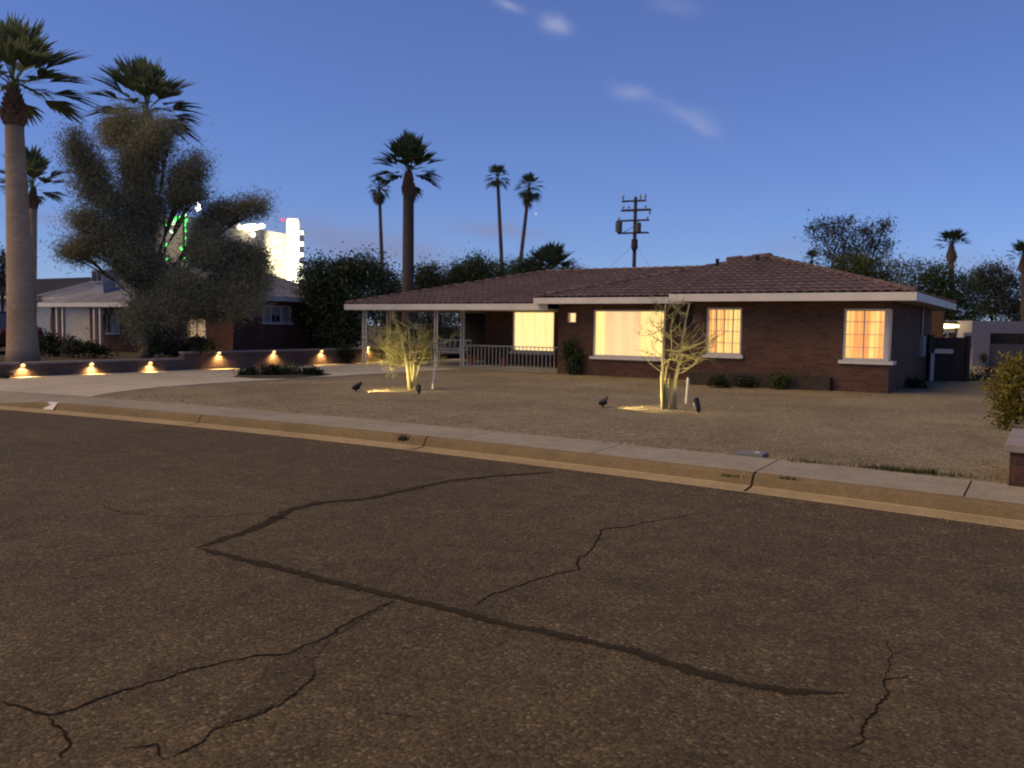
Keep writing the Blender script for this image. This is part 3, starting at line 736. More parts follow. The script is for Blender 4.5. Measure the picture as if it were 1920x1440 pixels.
uplight(668, 727, (T1[0], T1[1], .75), 'black garden uplight left of the bushier yellow tree, its beam skimming the gravel', 230, 120, 1.1)
uplight(785, 733, (T1[0] - .1, T1[1] + .1, 1.5), 'small black garden uplight at the foot of the bushier yellow tree', 36, 110, .85)
uplight(1131, 757, (T2[0], T2[1], .85), 'black garden uplight left of the bare forked tree in front of the picture window', 230, 120)
uplight(1307, 766, (T2[0] + .1, T2[1] + .1, 1.4), 'black garden uplight right of the bare forked tree, beside the white stake', 36, 100, 1.05)

# ------------------------------------------------------------------ small trees of the front yard
M_pv = bark('green_bark', (.27, .245, .12), (.42, .385, .21))
M_pvtwig = plain('twig', (.25, .23, .11), .85, .25, 8)
M_pvleaf = foliage('palo_verde_leaf', (.15, .155, .055), (.27, .26, .095), trans=.35)
def grow(tw, p, d, ln, rad, depth, r, leaves, up=.12, spread=.6, kids=(2, 4)):
    pts = [p]; rr = [rad]; n = 4
    for i in range(n):
        d = (d + Vector((r.uniform(-1, 1), r.uniform(-1, 1), r.uniform(-.7, 1) + up)) * .22).normalized(); p = p + d * ln / n; pts.append(p); rr.append(rad * (1 - .6 * (i + 1) / n))
    tw.tube(pts, rr, 5 if rad > .008 else 3, cap=False)
    if depth == 0 or rad < .0025:
        leaves.append(pts); return
    for k in range(r.randint(*kids)):
        t = r.uniform(.35, 1.); i = min(n - 1, int(t * n)); q = pts[i].lerp(pts[i+1], t * n - i)
        nd = (d + Vector((r.gauss(0, 1), r.gauss(0, 1), r.gauss(.25, .7))) * spread).normalized()
        grow(tw, q, nd, ln * r.uniform(.55, .85), rad * .55, depth - 1, r, leaves, up, spread, kids)
    if depth <= 2: leaves.append(pts)
def leaf_quads(paths, per, sz, r, asp=.35, sc=.03):
    out = []
    for pts in paths:
        for _ in range(per):
            t = r.uniform(.2, 1) * (len(pts) - 1); i = min(int(t), len(pts) - 2); c = pts[i].lerp(pts[i+1], t - i) + Vector((r.gauss(0, sc), r.gauss(0, sc), r.gauss(0, sc)))
            a = Vector((r.gauss(0, 1), r.gauss(0, 1), r.gauss(0, .8))).normalized(); e = a.orthogonal().normalized(); s = sz * r.uniform(.6, 1.3)
            e = (Matrix.Rotation(r.uniform(0, 6.28), 3, a) @ e)
            out.append([c - a * s, c + e * s * asp, c + a * s, c - e * s * asp])
    return np.array([[tuple(v) for v in q_] for q_ in out], np.float32)
def P_(px, py, base, dy=0.):
    """a survey point in the vertical plane across the view through a tree's foot"""
    D = float((np.array(base) - CAM) @ FWD) + dy; return Vector(at_d(px, py, D))
t1 = thing('palo_verde_tree', 'small bushy yellow-green tree lit from below, in front of the carport', 'tree', T1)
b = MB(); lv = []; tw = MB(); r = random.Random(21)
for path, w in (([(769, 731), (766, 705), (763, 680), (757, 655), (752, 625)], .050), ([(773, 731), (776, 700), (777, 675), (783, 652), (788, 628)], .042), ([(777, 731), (783, 700), (789, 680), (799, 660), (806, 642)], .030), ([(772, 731), (771, 695), (769, 660), (768, 638), (766, 615)], .036)):
    dz = r.uniform(-.15, .15); pts = [P_(x, y, T1, dz * i) for i, (x, y) in enumerate(path)]; b.tube(pts, [w, w * .85, w * .7, w * .45, w * .25], 8)
    for i in (2, 2, 2, 3, 3, 4):
        for _ in range(2):
            a = r.uniform(0, 6.28); lr = 1 if i > 1 else .7
            grow(tw, pts[i].lerp(pts[max(0, i-1)], r.uniform(-.3, .5) if i > 1 else -.3), Vector((math.cos(a), math.sin(a), r.uniform(-.05, .6))).normalized(), .36 * lr, .012, 2, r, lv, .03, .5, (2, 3))
for k in range(12):                                           # the low boughs reaching left and right
    s = P_(766, 690 - r.uniform(0, 14), T1) if k < 8 else P_(787, 690 - r.uniform(0, 14), T1); e = P_(722 + r.uniform(0, 22), 685 - r.uniform(0, 40), T1, r.uniform(-.4, .4)) if k < 8 else P_(808 + r.uniform(-8, 10), 672 - r.uniform(0, 30), T1, r.uniform(-.4, .4))
    grow(tw, s, (e - s).normalized(), (e - s).length * .8, .016, 3, r, lv, .05, .55, (3, 4))
b.build('trunk', M_pv, t1, smooth=True); tw.build('branches', M_pvtwig, t1)
lb = MB(); lb.quads(leaf_quads(lv, 6, .018, r, .4, .03)); lb.build('crown', M_pvleaf, t1)
t2 = thing('palo_verde_tree', 'tall sparse forked tree with bare lit trunks in front of the picture window', 'tree', T2)
b = MB(); lv = []; tw = MB(); r = random.Random(33)
for path, w in (([(1243, 767), (1242, 735), (1241, 705), (1243, 680), (1244, 640), (1246, 600), (1248, 570)], .040), ([(1258, 767), (1262, 740), (1267, 705), (1275, 670), (1280, 640), (1286, 600), (1293, 568)], .040), ([(1250, 767), (1252, 740), (1254, 715), (1256, 700)], .022),
                ([(1266, 767), (1267, 740), (1266, 715), (1273, 692), (1290, 690), (1304, 680), (1314, 662), (1325, 655)], .026), ([(1248, 767), (1247, 720), (1250, 690), (1260, 660), (1258, 620), (1262, 585)], .024)):
    dz = r.uniform(-.05, .05); pts = [P_(x, y, T2, dz * i) for i, (x, y) in enumerate(path)]; n = len(pts); b.tube(pts, [w * (1 - .72 * i / (n - 1)) for i in range(n)], 8)
    for i in range(3, n):
        for _ in range(2 if n > 4 else 0):
            a = r.uniform(0, 6.28); grow(tw, pts[i].lerp(pts[i-1], r.uniform(0, .9)), Vector((math.cos(a), math.sin(a), r.uniform(.1, .8))).normalized(), .30, .011, 2, r, lv, .1, .5, (2, 3))
for k in range(9):
    s = P_(1262 + r.uniform(-14, 10), 675 - r.uniform(0, 20), T2); e = P_(1290 + r.uniform(-10, 36), 640 + r.uniform(-18, 45), T2, r.uniform(-.5, .3))
    grow(tw, s, (e - s).normalized(), (e - s).length * .85, .020, 2, r, lv, .05, .5, (2, 4))
for k in range(4):
    s = P_(1243, 655 - r.uniform(0, 40), T2); e = P_(1206 + r.uniform(-5, 15), 600 + r.uniform(-15, 40), T2, r.uniform(-.3, .3))
    grow(tw, s, (e - s).normalized(), (e - s).length * .8, .008, 2, r, lv, .05, .5, (2, 3))
b.build('trunk', M_pv, t2, smooth=True); tw.build('branches', M_pvtwig, t2)
lb = MB(); lb.quads(leaf_quads(lv, 2, .015, r, .35, .03)); lb.build('crown', M_pvleaf, t2)
for (ax, ay), (bx, by), lb_ in (((811, 729), (817, 668), 'white stake leaning in the gravel beside the bushier yellow tree'), ((1286, 757), (1290, 708), 'shorter white stake in the gravel right of the forked tree')):
    g = at_z(ax, ay, .22); t = P_(bx, by, g); b = MB(); b.tube([g - np.array([0, 0, .05]), t], .022, 10)
    tag(b.build('stake', M_white, None, g), lb_, 'stake', 'white stakes beside the small trees')

# ------------------------------------------------------------------ palms
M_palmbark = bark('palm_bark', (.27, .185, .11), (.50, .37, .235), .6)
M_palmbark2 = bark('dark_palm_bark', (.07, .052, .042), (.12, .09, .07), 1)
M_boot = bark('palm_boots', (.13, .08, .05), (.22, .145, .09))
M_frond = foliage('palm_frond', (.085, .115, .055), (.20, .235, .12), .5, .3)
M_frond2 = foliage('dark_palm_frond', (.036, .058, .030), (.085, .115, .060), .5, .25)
M_dead = foliage('dead_frond', (.10, .075, .045), (.17, .13, .08), .8, .1)
def fan(c, az, el, lp, r, rnd, droop=.35, spread=75, nb=15, width=.055):
    """one fan leaf: a stalk and a costapalmate blade of narrow folded segments"""
    d0 = Vector((math.cos(az) * math.cos(el), math.sin(az) * math.cos(el), math.sin(el))); lat = Vector((-math.sin(az), math.cos(az), 0))
    down = Vector((0, 0, -1)); mid = c + d0 * lp * .5; e = c + d0 * lp + down * lp * droop * .22
    out = []; w = .022
    for a, b_ in ((c, mid), (mid, e)): out.append([a - lat * w, a + lat * w, b_ + lat * w * .7, b_ - lat * w * .7])
    d1 = (e - mid).normalized(); nrm = lat.cross(d1)
    for k in range(nb):
        t = (k / (nb - 1) - .5) * 2; th = R(spread) * t + rnd.gauss(0, .04); rl = r * (1 - .30 * abs(t) ** 1.5) * rnd.uniform(.88, 1.08)
        dd = (d1 * math.cos(th) + lat * math.sin(th) - nrm * .25 * abs(t)).normalized(); sd = nrm.cross(dd).normalized()
        p1 = e + dd * rl * .55 + down * droop * rl * .10; p2 = e + dd * rl * .97 + down * droop * rl * .5
        w1 = width * r
        out.append([e - sd * .01, e + sd * .01, p1 + sd * w1, p1 - sd * w1]); out.append([p1 - sd * w1, p1 + sd * w1, p2 + sd * w1 * .12, p2 - sd * w1 * .12])
    return out
def palm(name, label, base, top, r0, r1, cr, nf, seed, group='palm trees against the evening sky', boots=0., bark_m=None, frond_m=None, dead=0, droop=.35, el=(-.5, 1.45), bulge=1.2, bend=0., nb=15, spread=75, petiole=.5):
    rnd = random.Random(seed); base, top = Vector(base), Vector(top)
    t = thing(name, label, 'palm tree', base, group)
    b = MB(); pts, rr = [], []
    for i in range(15):
        f = i / 14; p = base.lerp(top, f) + Vector((math.sin(f * math.pi) * bend, 0, 0)); pts.append(p)
        rr.append((r0 + (r1 - r0) * f) * (1 + .16 * math.exp(-f * 14)) * rnd.uniform(.985, 1.015))
    b.tube(pts, rr, 20 if r0 > .2 else 10); b.build('trunk', bark_m or M_palmbark, t, smooth=True)
    if boots:
        b = MB(); d = (top - base).normalized(); h = boots; n = 13
        prof = lambda f: r1 * (.98 + (bulge - .98) * min(1, f / .18)) if f < .18 else r1 * (bulge - (bulge - .5) * ((f - .18) / .82) ** 1.15)
        for ring in range(9):
            f = ring / 8 * .95; rad = prof(f)
            for k in range(n):
                a = 2 * math.pi * (k + .5 * (ring % 2)) / n + rnd.uniform(-.12, .12); o = Vector((math.cos(a), math.sin(a), 0)); c = top + d * (h * f) + o * rad * .80
                b.bar(c - Vector((0, 0, h * .05)), c + o * rad * .24 + Vector((0, 0, h * .12 * rnd.uniform(.6, 1.4))), rad * .42, .03 + .03 * rad, o)
        fs = [0, .1, .18, .4, .7, 1]; b.tube([top + d * (h * f) for f in fs], [prof(f) * .9 for f in fs], 14); b.build('boots', M_boot, t)
    c0 = top + Vector((0, 0, boots * .95)); Q = []; lp = cr * petiole; rl = cr * (1 - petiole) * 1.05
    for i in range(nf):
        f = (i + .5) / nf; az = i * 2.39996 + rnd.uniform(-.25, .25); e = el[0] + (el[1] - el[0]) * f ** .95 + rnd.uniform(-.15, .15)
        Q += fan(c0 + Vector((0, 0, .1 * f)), az, e, lp * rnd.uniform(.85, 1.15), rl * rnd.uniform(.85, 1.12), rnd, droop, spread, nb)
    b = MB(); b.quads(np.array([[tuple(v) for v in q_] for q_ in Q], np.float32)); b.build('crown', frond_m or M_frond, t)
    if dead:
        Q = []
        for i in range(dead):
            Q += fan(c0 - Vector((0, 0, .05 + .5 * cr * rnd.random())), rnd.uniform(0, 6.28), rnd.uniform(-1.35, -.75), lp * .7, rl * .7, rnd, .6, 60, 9)
        b = MB(); b.quads(np.array([[tuple(v) for v in q_] for q_ in Q], np.float32)); b.build('dead_fronds', M_dead, t)
    return t
def D_at(p): return float((np.array(p) - CAM) @ FWD)
def palm_px(name, label, px, py_top, D, r0, r1, crpx, nf, seed, px_base=None, py_ref=600, zb=.3, **k):
    top = at_d(px, py_top, D); pb = at_d(px_base if px_base is not None else px, py_ref, D)
    # carry the trunk's line on from its lowest visible point down to the ground
    f = (zb - top[2]) / (pb[2] - top[2]); base = top + (pb - top) * f
    return palm(name, label, base, top, r0, r1, crpx * D / F_PX, nf, seed, **k)
palm_px('fan_palm', 'thick tall palm at the left edge with its trunk foot behind the low wall', 27, 238, 22.6, .37, .225, 142, 38, 1, px_base=43, py_ref=660, zb=.4, boots=1.05, bulge=1.5, droop=.32, el=(-.25, 1.5), spread=44, petiole=.42)
palm_px('fan_palm', 'shorter palm half hidden behind the thick left palm trunk', 62, 392, 37, .19, .17, 82, 34, 2, px_base=60, py_ref=600, zb=.4, boots=.9, bulge=1.35, droop=.32, el=(-.2, 1.5), spread=44, petiole=.42)
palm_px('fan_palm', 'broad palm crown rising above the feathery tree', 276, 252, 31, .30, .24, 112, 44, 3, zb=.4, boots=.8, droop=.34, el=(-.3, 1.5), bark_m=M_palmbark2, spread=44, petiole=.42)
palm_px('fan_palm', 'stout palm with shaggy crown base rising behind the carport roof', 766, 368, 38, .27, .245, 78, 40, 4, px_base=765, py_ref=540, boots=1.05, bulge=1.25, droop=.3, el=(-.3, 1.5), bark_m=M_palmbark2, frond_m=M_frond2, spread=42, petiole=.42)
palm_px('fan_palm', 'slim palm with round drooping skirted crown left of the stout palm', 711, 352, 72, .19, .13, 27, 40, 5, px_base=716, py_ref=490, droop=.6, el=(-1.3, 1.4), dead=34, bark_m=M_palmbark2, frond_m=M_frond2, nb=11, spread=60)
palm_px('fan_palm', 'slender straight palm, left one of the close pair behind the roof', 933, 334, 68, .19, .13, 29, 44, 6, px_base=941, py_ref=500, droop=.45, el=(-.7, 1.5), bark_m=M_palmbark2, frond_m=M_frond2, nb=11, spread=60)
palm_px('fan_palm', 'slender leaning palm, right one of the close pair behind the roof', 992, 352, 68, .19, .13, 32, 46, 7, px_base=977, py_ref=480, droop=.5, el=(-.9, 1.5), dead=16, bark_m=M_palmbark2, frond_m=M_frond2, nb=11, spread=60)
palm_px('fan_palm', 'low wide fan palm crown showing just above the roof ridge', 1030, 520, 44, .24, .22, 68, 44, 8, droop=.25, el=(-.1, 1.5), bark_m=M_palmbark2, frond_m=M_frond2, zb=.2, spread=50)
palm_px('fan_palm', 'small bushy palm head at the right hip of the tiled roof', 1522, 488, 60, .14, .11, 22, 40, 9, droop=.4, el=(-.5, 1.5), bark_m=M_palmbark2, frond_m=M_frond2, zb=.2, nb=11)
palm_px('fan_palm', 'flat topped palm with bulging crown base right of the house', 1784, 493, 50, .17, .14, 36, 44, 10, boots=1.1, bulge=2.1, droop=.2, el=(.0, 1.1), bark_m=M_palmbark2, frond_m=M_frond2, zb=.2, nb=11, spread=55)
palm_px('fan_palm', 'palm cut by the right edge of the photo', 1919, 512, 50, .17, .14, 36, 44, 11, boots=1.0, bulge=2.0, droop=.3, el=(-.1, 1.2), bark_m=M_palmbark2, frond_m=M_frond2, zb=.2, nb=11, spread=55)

# ------------------------------------------------------------------ broad trees
M_feabark = bark('tree_bark', (.07, .055, .038), (.13, .105, .075))
M_feather = foliage('feathery_leaf', (.185, .180, .105), (.35, .335, .20), trans=.35)
M_bg1 = foliage('dark_green_leaf', (.024, .042, .018), (.072, .096, .038))
M_bg2 = foliage('grey_green_leaf', (.035, .042, .028), (.085, .092, .055))
M_bg3 = foliage('olive_leaf', (.045, .055, .018), (.11, .12, .035))
M_bg4 = foliage('deep_shrub_leaf', (.012, .020, .010), (.038, .050, .022))
M_yel = foliage('yellow_green_leaf', (.12, .10, .015), (.30, .24, .04), trans=.35)
M_bark = bark('brown_bark', (.05, .038, .028), (.10, .075, .055))
def leaves_np(blobs, n, sz, seed, clump=.16, per=26, asp=.45, up=0., shell=.5):
    """leaf-sized quads in many small clumps spread unevenly through ellipsoids; n leaves in all"""
    g = np.random.default_rng(seed); vol = np.array([b_[1][0] * b_[1][1] * b_[1][2] for b_ in blobs]) ** (2 / 3); vol /= vol.sum(); out = []
    for (c, rd), f in zip(blobs, vol):
        nc = max(2, int(n * f / per)); u = g.normal(size=(nc, 3)); u /= np.linalg.norm(u, axis=1)[:, None]
        rad = (shell + (1 - shell) * g.random(nc)) ** .7 * g.uniform(.75, 1.1, nc); cc = np.array(c) + u * rad[:, None] * np.array(rd)
        sc = clump * g.uniform(.5, 1.5, nc); m = g.integers(per // 3, per * 2, nc); idx = np.repeat(np.arange(nc), m)
        p = cc[idx] + g.normal(size=(len(idx), 3)) * sc[idx][:, None] * np.array([1, 1, .8])
        a = g.normal(size=(len(idx), 3)) * .7 + u[idx] * .8 + np.array([0, 0, up]); a /= np.linalg.norm(a, axis=1)[:, None]
        h = g.normal(size=(len(idx), 3)); e = np.cross(a, h); e /= np.linalg.norm(e, axis=1)[:, None] + 1e-9; s = (sz * g.uniform(.55, 1.35, len(idx)))[:, None]
        out.append(np.stack([p - a * s, p + e * s * asp, p + a * s, p - e * s * asp], 1))
    return np.concatenate(out)
def tree(name, label, cat, base, blobs, n, sz, mat, seed, group=None, trunk=.12, fork=.4, clump=.16, asp=.45, barkm=None, up=0., twigs=True, shell=.5, per=26, limb=.6, vase=False):
    r = random.Random(seed); base = Vector(base); t = thing(name, label, cat, base, group); b = MB()
    C = [Vector(c) for c, _ in blobs]; low = min(c.z for c in C); cx = sum((c for c in C), Vector()) / len(C)
    fk = Vector((base.x + (cx.x - base.x) * .35, base.y + (cx.y - base.y) * .35, base.z + max(.15, (low - base.z)) * fork + .05)); b.tube([base - Vector((0, 0, .1)), base.lerp(fk, .5) + Vector((r.uniform(-.04, .04), 0, 0)), fk], [trunk * 1.25, trunk, trunk * .85], 10)
    for (c, rd) in blobs:
        c = Vector(c); mid = fk.lerp(c, .5) + Vector((r.uniform(-.12, .12), r.uniform(-.12, .12), .1)) * (c - fk).length * .3
        if vase: mid = Vector((fk.x * .72 + c.x * .28, fk.y * .72 + c.y * .28, fk.z * .42 + c.z * .58))
        b.tube([fk, mid, c], [trunk * limb, trunk * limb * .66, trunk * limb * .24], 6, cap=False)
        if twigs:
            for _ in range(5):
                d = Vector((r.gauss(0, 1), r.gauss(0, 1), r.gauss(.2, 1))).normalized(); e = c + Vector((d.x * rd[0], d.y * rd[1], d.z * rd[2])) * .85; s = mid.lerp(c, r.uniform(.2, 1))
                b.tube([s, s.lerp(e, .5) + Vector((0, 0, .06)), e], [trunk * .16, trunk * .1, trunk * .03], 4, cap=False)
    b.build('trunk', barkm or M_bark, t, smooth=True)
    lb = MB(); lb.quads(leaves_np(blobs, n, sz, seed, clump, per, asp, up, shell)); lb.build('crown', mat, t); return t
def BL(D, *rows):
    """crown blobs given by survey sightings (px, py, half width px, half height px, depth offset)"""
    out = []
    for q_ in rows:
        px, py, a, c = q_[:4]; d = D + (q_[4] if len(q_) > 4 else 0); k = d / F_PX; out.append((tuple(at_d(px, py, d)), (a * k, a * k, c * k)))
    return out
def foot(px, D, z=.3): p = at_d(px, 620, D); return (p[0], p[1], z)
tree('feathery_tree', 'large feathery grey-green tree filling the neighbour front yard', 'tree', foot(266, 25.5, .4),
     BL(25.5, (248, 238, 34, 38, .6), (216, 250, 24, 34, .5), (298, 260, 24, 42, 0), (268, 292, 42, 44, .2), (322, 240, 12, 16, .2), (150, 290, 23, 40, -.6), (172, 338, 33, 48, -.6), (203, 378, 32, 34, -.6), (138, 262, 10, 24, -.6), (265, 350, 33, 60, 0), (278, 400, 32, 40, 0), (250, 420, 26, 44, .3), (268, 460, 26, 40, .3), (238, 320, 14, 30, .3),
        (345, 342, 34, 34, .3), (371, 312, 17, 28, .2), (330, 374, 24, 18, .2), (358, 368, 26, 18, .2), (160, 412, 28, 24, -.6), (185, 452, 44, 28, -.6), (148, 472, 34, 18, -.6), (228, 440, 38, 40, -.5),
        (248, 485, 46, 48, -.5), (285, 520, 44, 50, 0), (385, 470, 38, 38, .2), (384, 430, 22, 18, .2), (430, 398, 38, 18, .8), (476, 387, 26, 17, .8), (402, 408, 24, 18, .8), (425, 480, 46, 34, .8), (478, 492, 30, 46, .8), (452, 530, 56, 46, .8),
        (400, 560, 60, 44, .4), (335, 540, 44, 40, -.3), (445, 572, 50, 20, .4), (335, 578, 54, 28, -.3), (262, 596, 26, 46, -.6)),
     330000, .040, M_feather, 41, trunk=.24, fork=.25, clump=.20, asp=.26, up=.5, shell=.2, per=60, limb=.15, vase=True, barkm=M_feabark)
bgs = 'trees behind the houses'
tree('dense_tree', 'dense dark green tree between the neighbour house and the carport', 'tree', foot(640, 34), BL(34, (600, 520, 40, 32), (640, 512, 34, 26), (685, 510, 40, 30), (600, 570, 40, 40), (650, 570, 50, 50), (640, 625, 44, 34), (610, 610, 30, 40, 1)), 28500, 0.064, M_bg1, 51, bgs, trunk=.16, clump=.26)
tree('bushy_tree', 'loose tree right behind the carport, in front of the stout palm foot', 'tree', foot(725, 48), BL(48, (720, 530, 30, 28), (745, 545, 26, 26), (700, 560, 30, 30), (735, 590, 44, 34), (790, 610, 50, 40), (850, 620, 50, 40)), 17100, 0.077, M_bg2, 52, bgs, clump=.3)
tree('bushy_tree', 'rounded grey-green tree just right of the stout palm trunk', 'tree', foot(802, 50), BL(50, (803, 520, 26, 24), (790, 540, 24, 22), (825, 542, 20, 20)), 8550, 0.070, M_bg2, 53, bgs, clump=.3)
tree('dense_tree', 'dark tree mass left of the slender pair of palms', 'tree', foot(865, 52), BL(52, (868, 515, 30, 22), (845, 530, 22, 18), (895, 505, 22, 20), (905, 525, 24, 18)), 11400, 0.070, M_bg1, 54, bgs, clump=.3)
tree('wispy_tree', 'wispy tree with loose sprigs beside the slender pair of palms', 'tree', foot(910, 56), BL(56, (890, 492, 16, 12), (915, 500, 18, 16), (935, 510, 24, 20), (962, 508, 26, 18)), 4180, 0.070, M_bg1, 55, bgs, clump=.28)
tree('dense_tree', 'dark low tree under the wide fan palm crown', 'tree', foot(985, 50), BL(50, (985, 508, 26, 20), (1012, 518, 24, 14), (1060, 512, 22, 12)), 7600, 0.070, M_bg1, 56, bgs, clump=.3)
tree('sparse_tree', 'tall airy tree with sky showing through, behind the right end of the roof', 'tree', foot(1590, 55), BL(55, (1540, 432, 28, 22), (1580, 425, 28, 22), (1560, 465, 36, 30), (1610, 455, 30, 26), (1645, 430, 28, 18), (1650, 465, 24, 22), (1600, 500, 40, 28), (1660, 420, 14, 12)), 7980, 0.077, M_bg2, 57, bgs, clump=.26, trunk=.17, shell=.5, per=16)
tree('bushy_tree', 'olive tree at the right roof slope', 'tree', foot(1610, 48), BL(48, (1590, 500, 42, 22), (1640, 505, 34, 20), (1660, 530, 40, 18)), 6840, 0.070, M_bg3, 58, bgs, clump=.28)
tree('wispy_tree', 'pale wispy tree low behind the right roof edge', 'tree', foot(1700, 60), BL(60, (1690, 505, 30, 18), (1720, 495, 18, 10), (1690, 530, 26, 14)), 2090, 0.070, M_bg2, 59, bgs, clump=.3)
tree('dense_tree', 'dense green tree under the flat topped palm', 'tree', foot(1765, 46), BL(46, (1735, 530, 26, 22), (1760, 520, 30, 22), (1790, 540, 38, 34), (1750, 560, 40, 26), (1800, 585, 40, 26), (1760, 600, 36, 26)), 17100, 0.064, M_bg1, 60, bgs, clump=.27)
tree('bushy_tree', 'grey-green tree near the right edge between two palms', 'tree', foot(1868, 52), BL(52, (1865, 520, 34, 28), (1850, 560, 40, 40), (1895, 555, 34, 40), (1835, 530, 16, 20), (1915, 590, 30, 30)), 16150, 0.070, M_bg2, 61, bgs, clump=.3)
tree('bushy_tree', 'small tree at the left edge above the dark roof', 'tree', foot(6, 50), BL(50, (4, 490, 16, 16), (0, 520, 20, 20)), 2850, 0.070, M_bg2, 62, bgs, clump=.28)

# shrubs
def shrub(label, px, D, rows, n, sz, mat, seed, z=.22, group=None, clump=.07, name='shrub', **k):
    tree(name, label, 'shrub', foot(px, D, z), BL(D, *rows), n, sz, mat, seed, group, trunk=.025, clump=clump, fork=.3, per=18, **k)
gq = D_at((-12.3, 21.9, .2))
shrub('upright dark shrub against the brick wall between two lit windows', 1070, gq, [(1068, 650, 14, 16), (1072, 672, 18, 20), (1076, 690, 12, 12)], 1700, .045, M_bg1, 71)
gq = D_at((-5.65, 20.25, .2))
shrub('small green shrub under the blank brick wall of the bedroom wing', 1465, gq, [(1465, 712, 16, 12), (1460, 720, 12, 8)], 800, .035, M_bg3, 72)
for i, (px, py, w, lb_) in enumerate(((1345, 716, 22, 'dark low shrub against the footing below the left paned window'), (1395, 717, 24, 'dark low shrub against the footing right of the left paned window'), (1515, 723, 26, 'dark low shrub left of the corner window'), (1430, 719, 20, 'dark low shrub just left of the small green shrub'))):
    shrub(lb_, px, D_at((-6.2, 20.45, .2)) + (i - 1) * .1, [(px, py, w, 9), (px + 10, py + 3, w * .7, 6)], 700, .035, M_bg4, 73 + i, group='low dark shrubs along the bedroom wing')
p_ = at_z(1893, 806, .22); gq = D_at(p_)
shrub('yellow-green bushy shrub at the right edge of the yard', 1897, gq, [(1890, 700, 20, 26), (1912, 690, 20, 20), (1880, 735, 24, 26), (1912, 740, 30, 36), (1900, 772, 32, 28), (1880, 780, 14, 18), (1950, 730, 40, 50)], 5200, .032, M_yel, 80, clump=.07)
shrub('dark shrub below the neighbour porch, left of its entrance', 90, 27.5, [(88, 645, 26, 22), (110, 650, 22, 18)], 1500, .05, M_bg4, 81, z=.42, group='shrubs in the neighbour front yard', clump=.1)
shrub('rounded grey-green shrub in front of the neighbour white door', 135, 27, [(135, 650, 18, 14), (150, 655, 14, 10)], 1100, .045, M_bg2, 82, z=.42, group='shrubs in the neighbour front yard', clump=.1)
shrub('dark green shrub below the right porch posts of the neighbour', 175, 27, [(172, 655, 20, 12), (195, 658, 16, 9)], 1000, .045, M_bg4, 83, z=.42, group='shrubs in the neighbour front yard', clump=.1)
shrub('dark hedge-like shrub right of the feathery tree trunk', 320, 25, [(305, 650, 26, 18), (335, 655, 22, 14), (360, 645, 26, 14), (385, 650, 22, 10)], 2000, .05, M_bg4, 84, z=.42, group='shrubs in the neighbour front yard', clump=.1)
shrub('dark shrub beside the end of the low wall left of the carport post', 655, 30, [(650, 665, 16, 14), (640, 655, 14, 12)], 900, .045, M_bg4, 85, z=.22, clump=.09)
shrub('small pale tuft at the foot of the low wall, left edge', 11, at_z(11, 710, .22) @ FWD - CAM @ FWD, [(11, 704, 8, 5)], 160, .03, M_bg2, 86, z=.2, clump=.05)
# planting bed at the driveway edge
for i, (px, py, w, h, mt, lb_) in enumerate(((470, 699, 20, 6, M_bg4, 'brownish ground plant at the left end of the driveway bed'), (508, 697, 20, 9, M_bg4, 'taller dark ground plant near the middle of the driveway bed'), (545, 697, 18, 8, M_bg1, 'greenest ground plant of the driveway bed'), (585, 699, 18, 6, M_bg4, 'dark ground plant toward the right end of the driveway bed'))):
    g_ = at_z(px, py + h * .7, .235); tree('ground_plant', lb_, 'plant', g_, BL(D_at(g_), (px, py, w, h)), 900, .04, mt, 90 + i, 'plants of the driveway bed', trunk=.012, clump=.06, twigs=False)
b = MB(); c = [at_z(x, y, .245) for x, y in ((437, 706), (480, 709), (545, 709), (600, 705), (622, 701), (600, 698), (520, 697), (450, 700))]; b.poly(*c)
for p0, p1 in zip(c, c[1:] + c[:1]): b.poly(p0, p1, (p1[0], p1[1], .1), (p0[0], p0[1], .1))
tag(b.build('planting_bed', M_soil), kind='structure')

# ------------------------------------------------------------------ the neighbour's house, left
XN = -25.5
yf = at_x(437, 650, XN)[1]; yb = 26.1; ze = at_x(560, 559, XN)[2]
nh = thing('neighbour_house', 'grey roofed brick house with white porch posts behind the low wall', 'house', (-30, 23, .42))
wy0, wy1 = at_x(492, 600, XN)[1], at_x(546, 600, XN)[1]; wz1, wz0 = at_x(545, 574, XN)[2], at_x(545, 605, XN)[2]
fx0, fx1 = at_y(350, 610, yf)[0], at_y(386, 610, yf)[0]; fz0, fz1 = at_y(370, 631, yf)[2], at_y(370, 596, yf)[2]
gx0, gx1 = at_y(199, 600, yf)[0], at_y(224, 600, yf)[0]; gz0, gz1 = at_y(210, 624, yf)[2], at_y(210, 588, yf)[2]
dx0, dx1 = at_y(117, 600, yf)[0], at_y(168, 600, yf)[0]; XL = at_y(96, 600, yf)[0]
b = MB(); wall(b, 'y', yf, yb, .2, ze, XN, 1, [(wy0, wy1, wz0, wz1)], ends=(0, 0)); wall(b, 'x', XL, XN, .2, ze, yf, -1, [(fx0, fx1, fz0, fz1), (gx0, gx1, gz0, gz1), (dx0, dx1, .4, 2.2)], ends=(0, 0)); wall(b, 'y', yf, yb, .2, ze, XL, -1, ends=(0, 0)); wall(b, 'x', XL, XN, .2, ze, yb, 1, ends=(0, 0))
b.build('wall', M_brick2, nh)
o = .55; ym = (yf + yb) / 2; hr = (yb - yf) / 2 + o; ap = at_x(525, 503, XN + o - hr); zr = ap[2]
b = MB(); A_, B_, C_, D_ = (XL - o, yf - o, ze), (XN + o, yf - o, ze), (XN + o, yb + o, ze), (XL - o, yb + o, ze); R1, R2 = (XN + o - hr, ym, zr), (XL - o + hr, ym, zr)
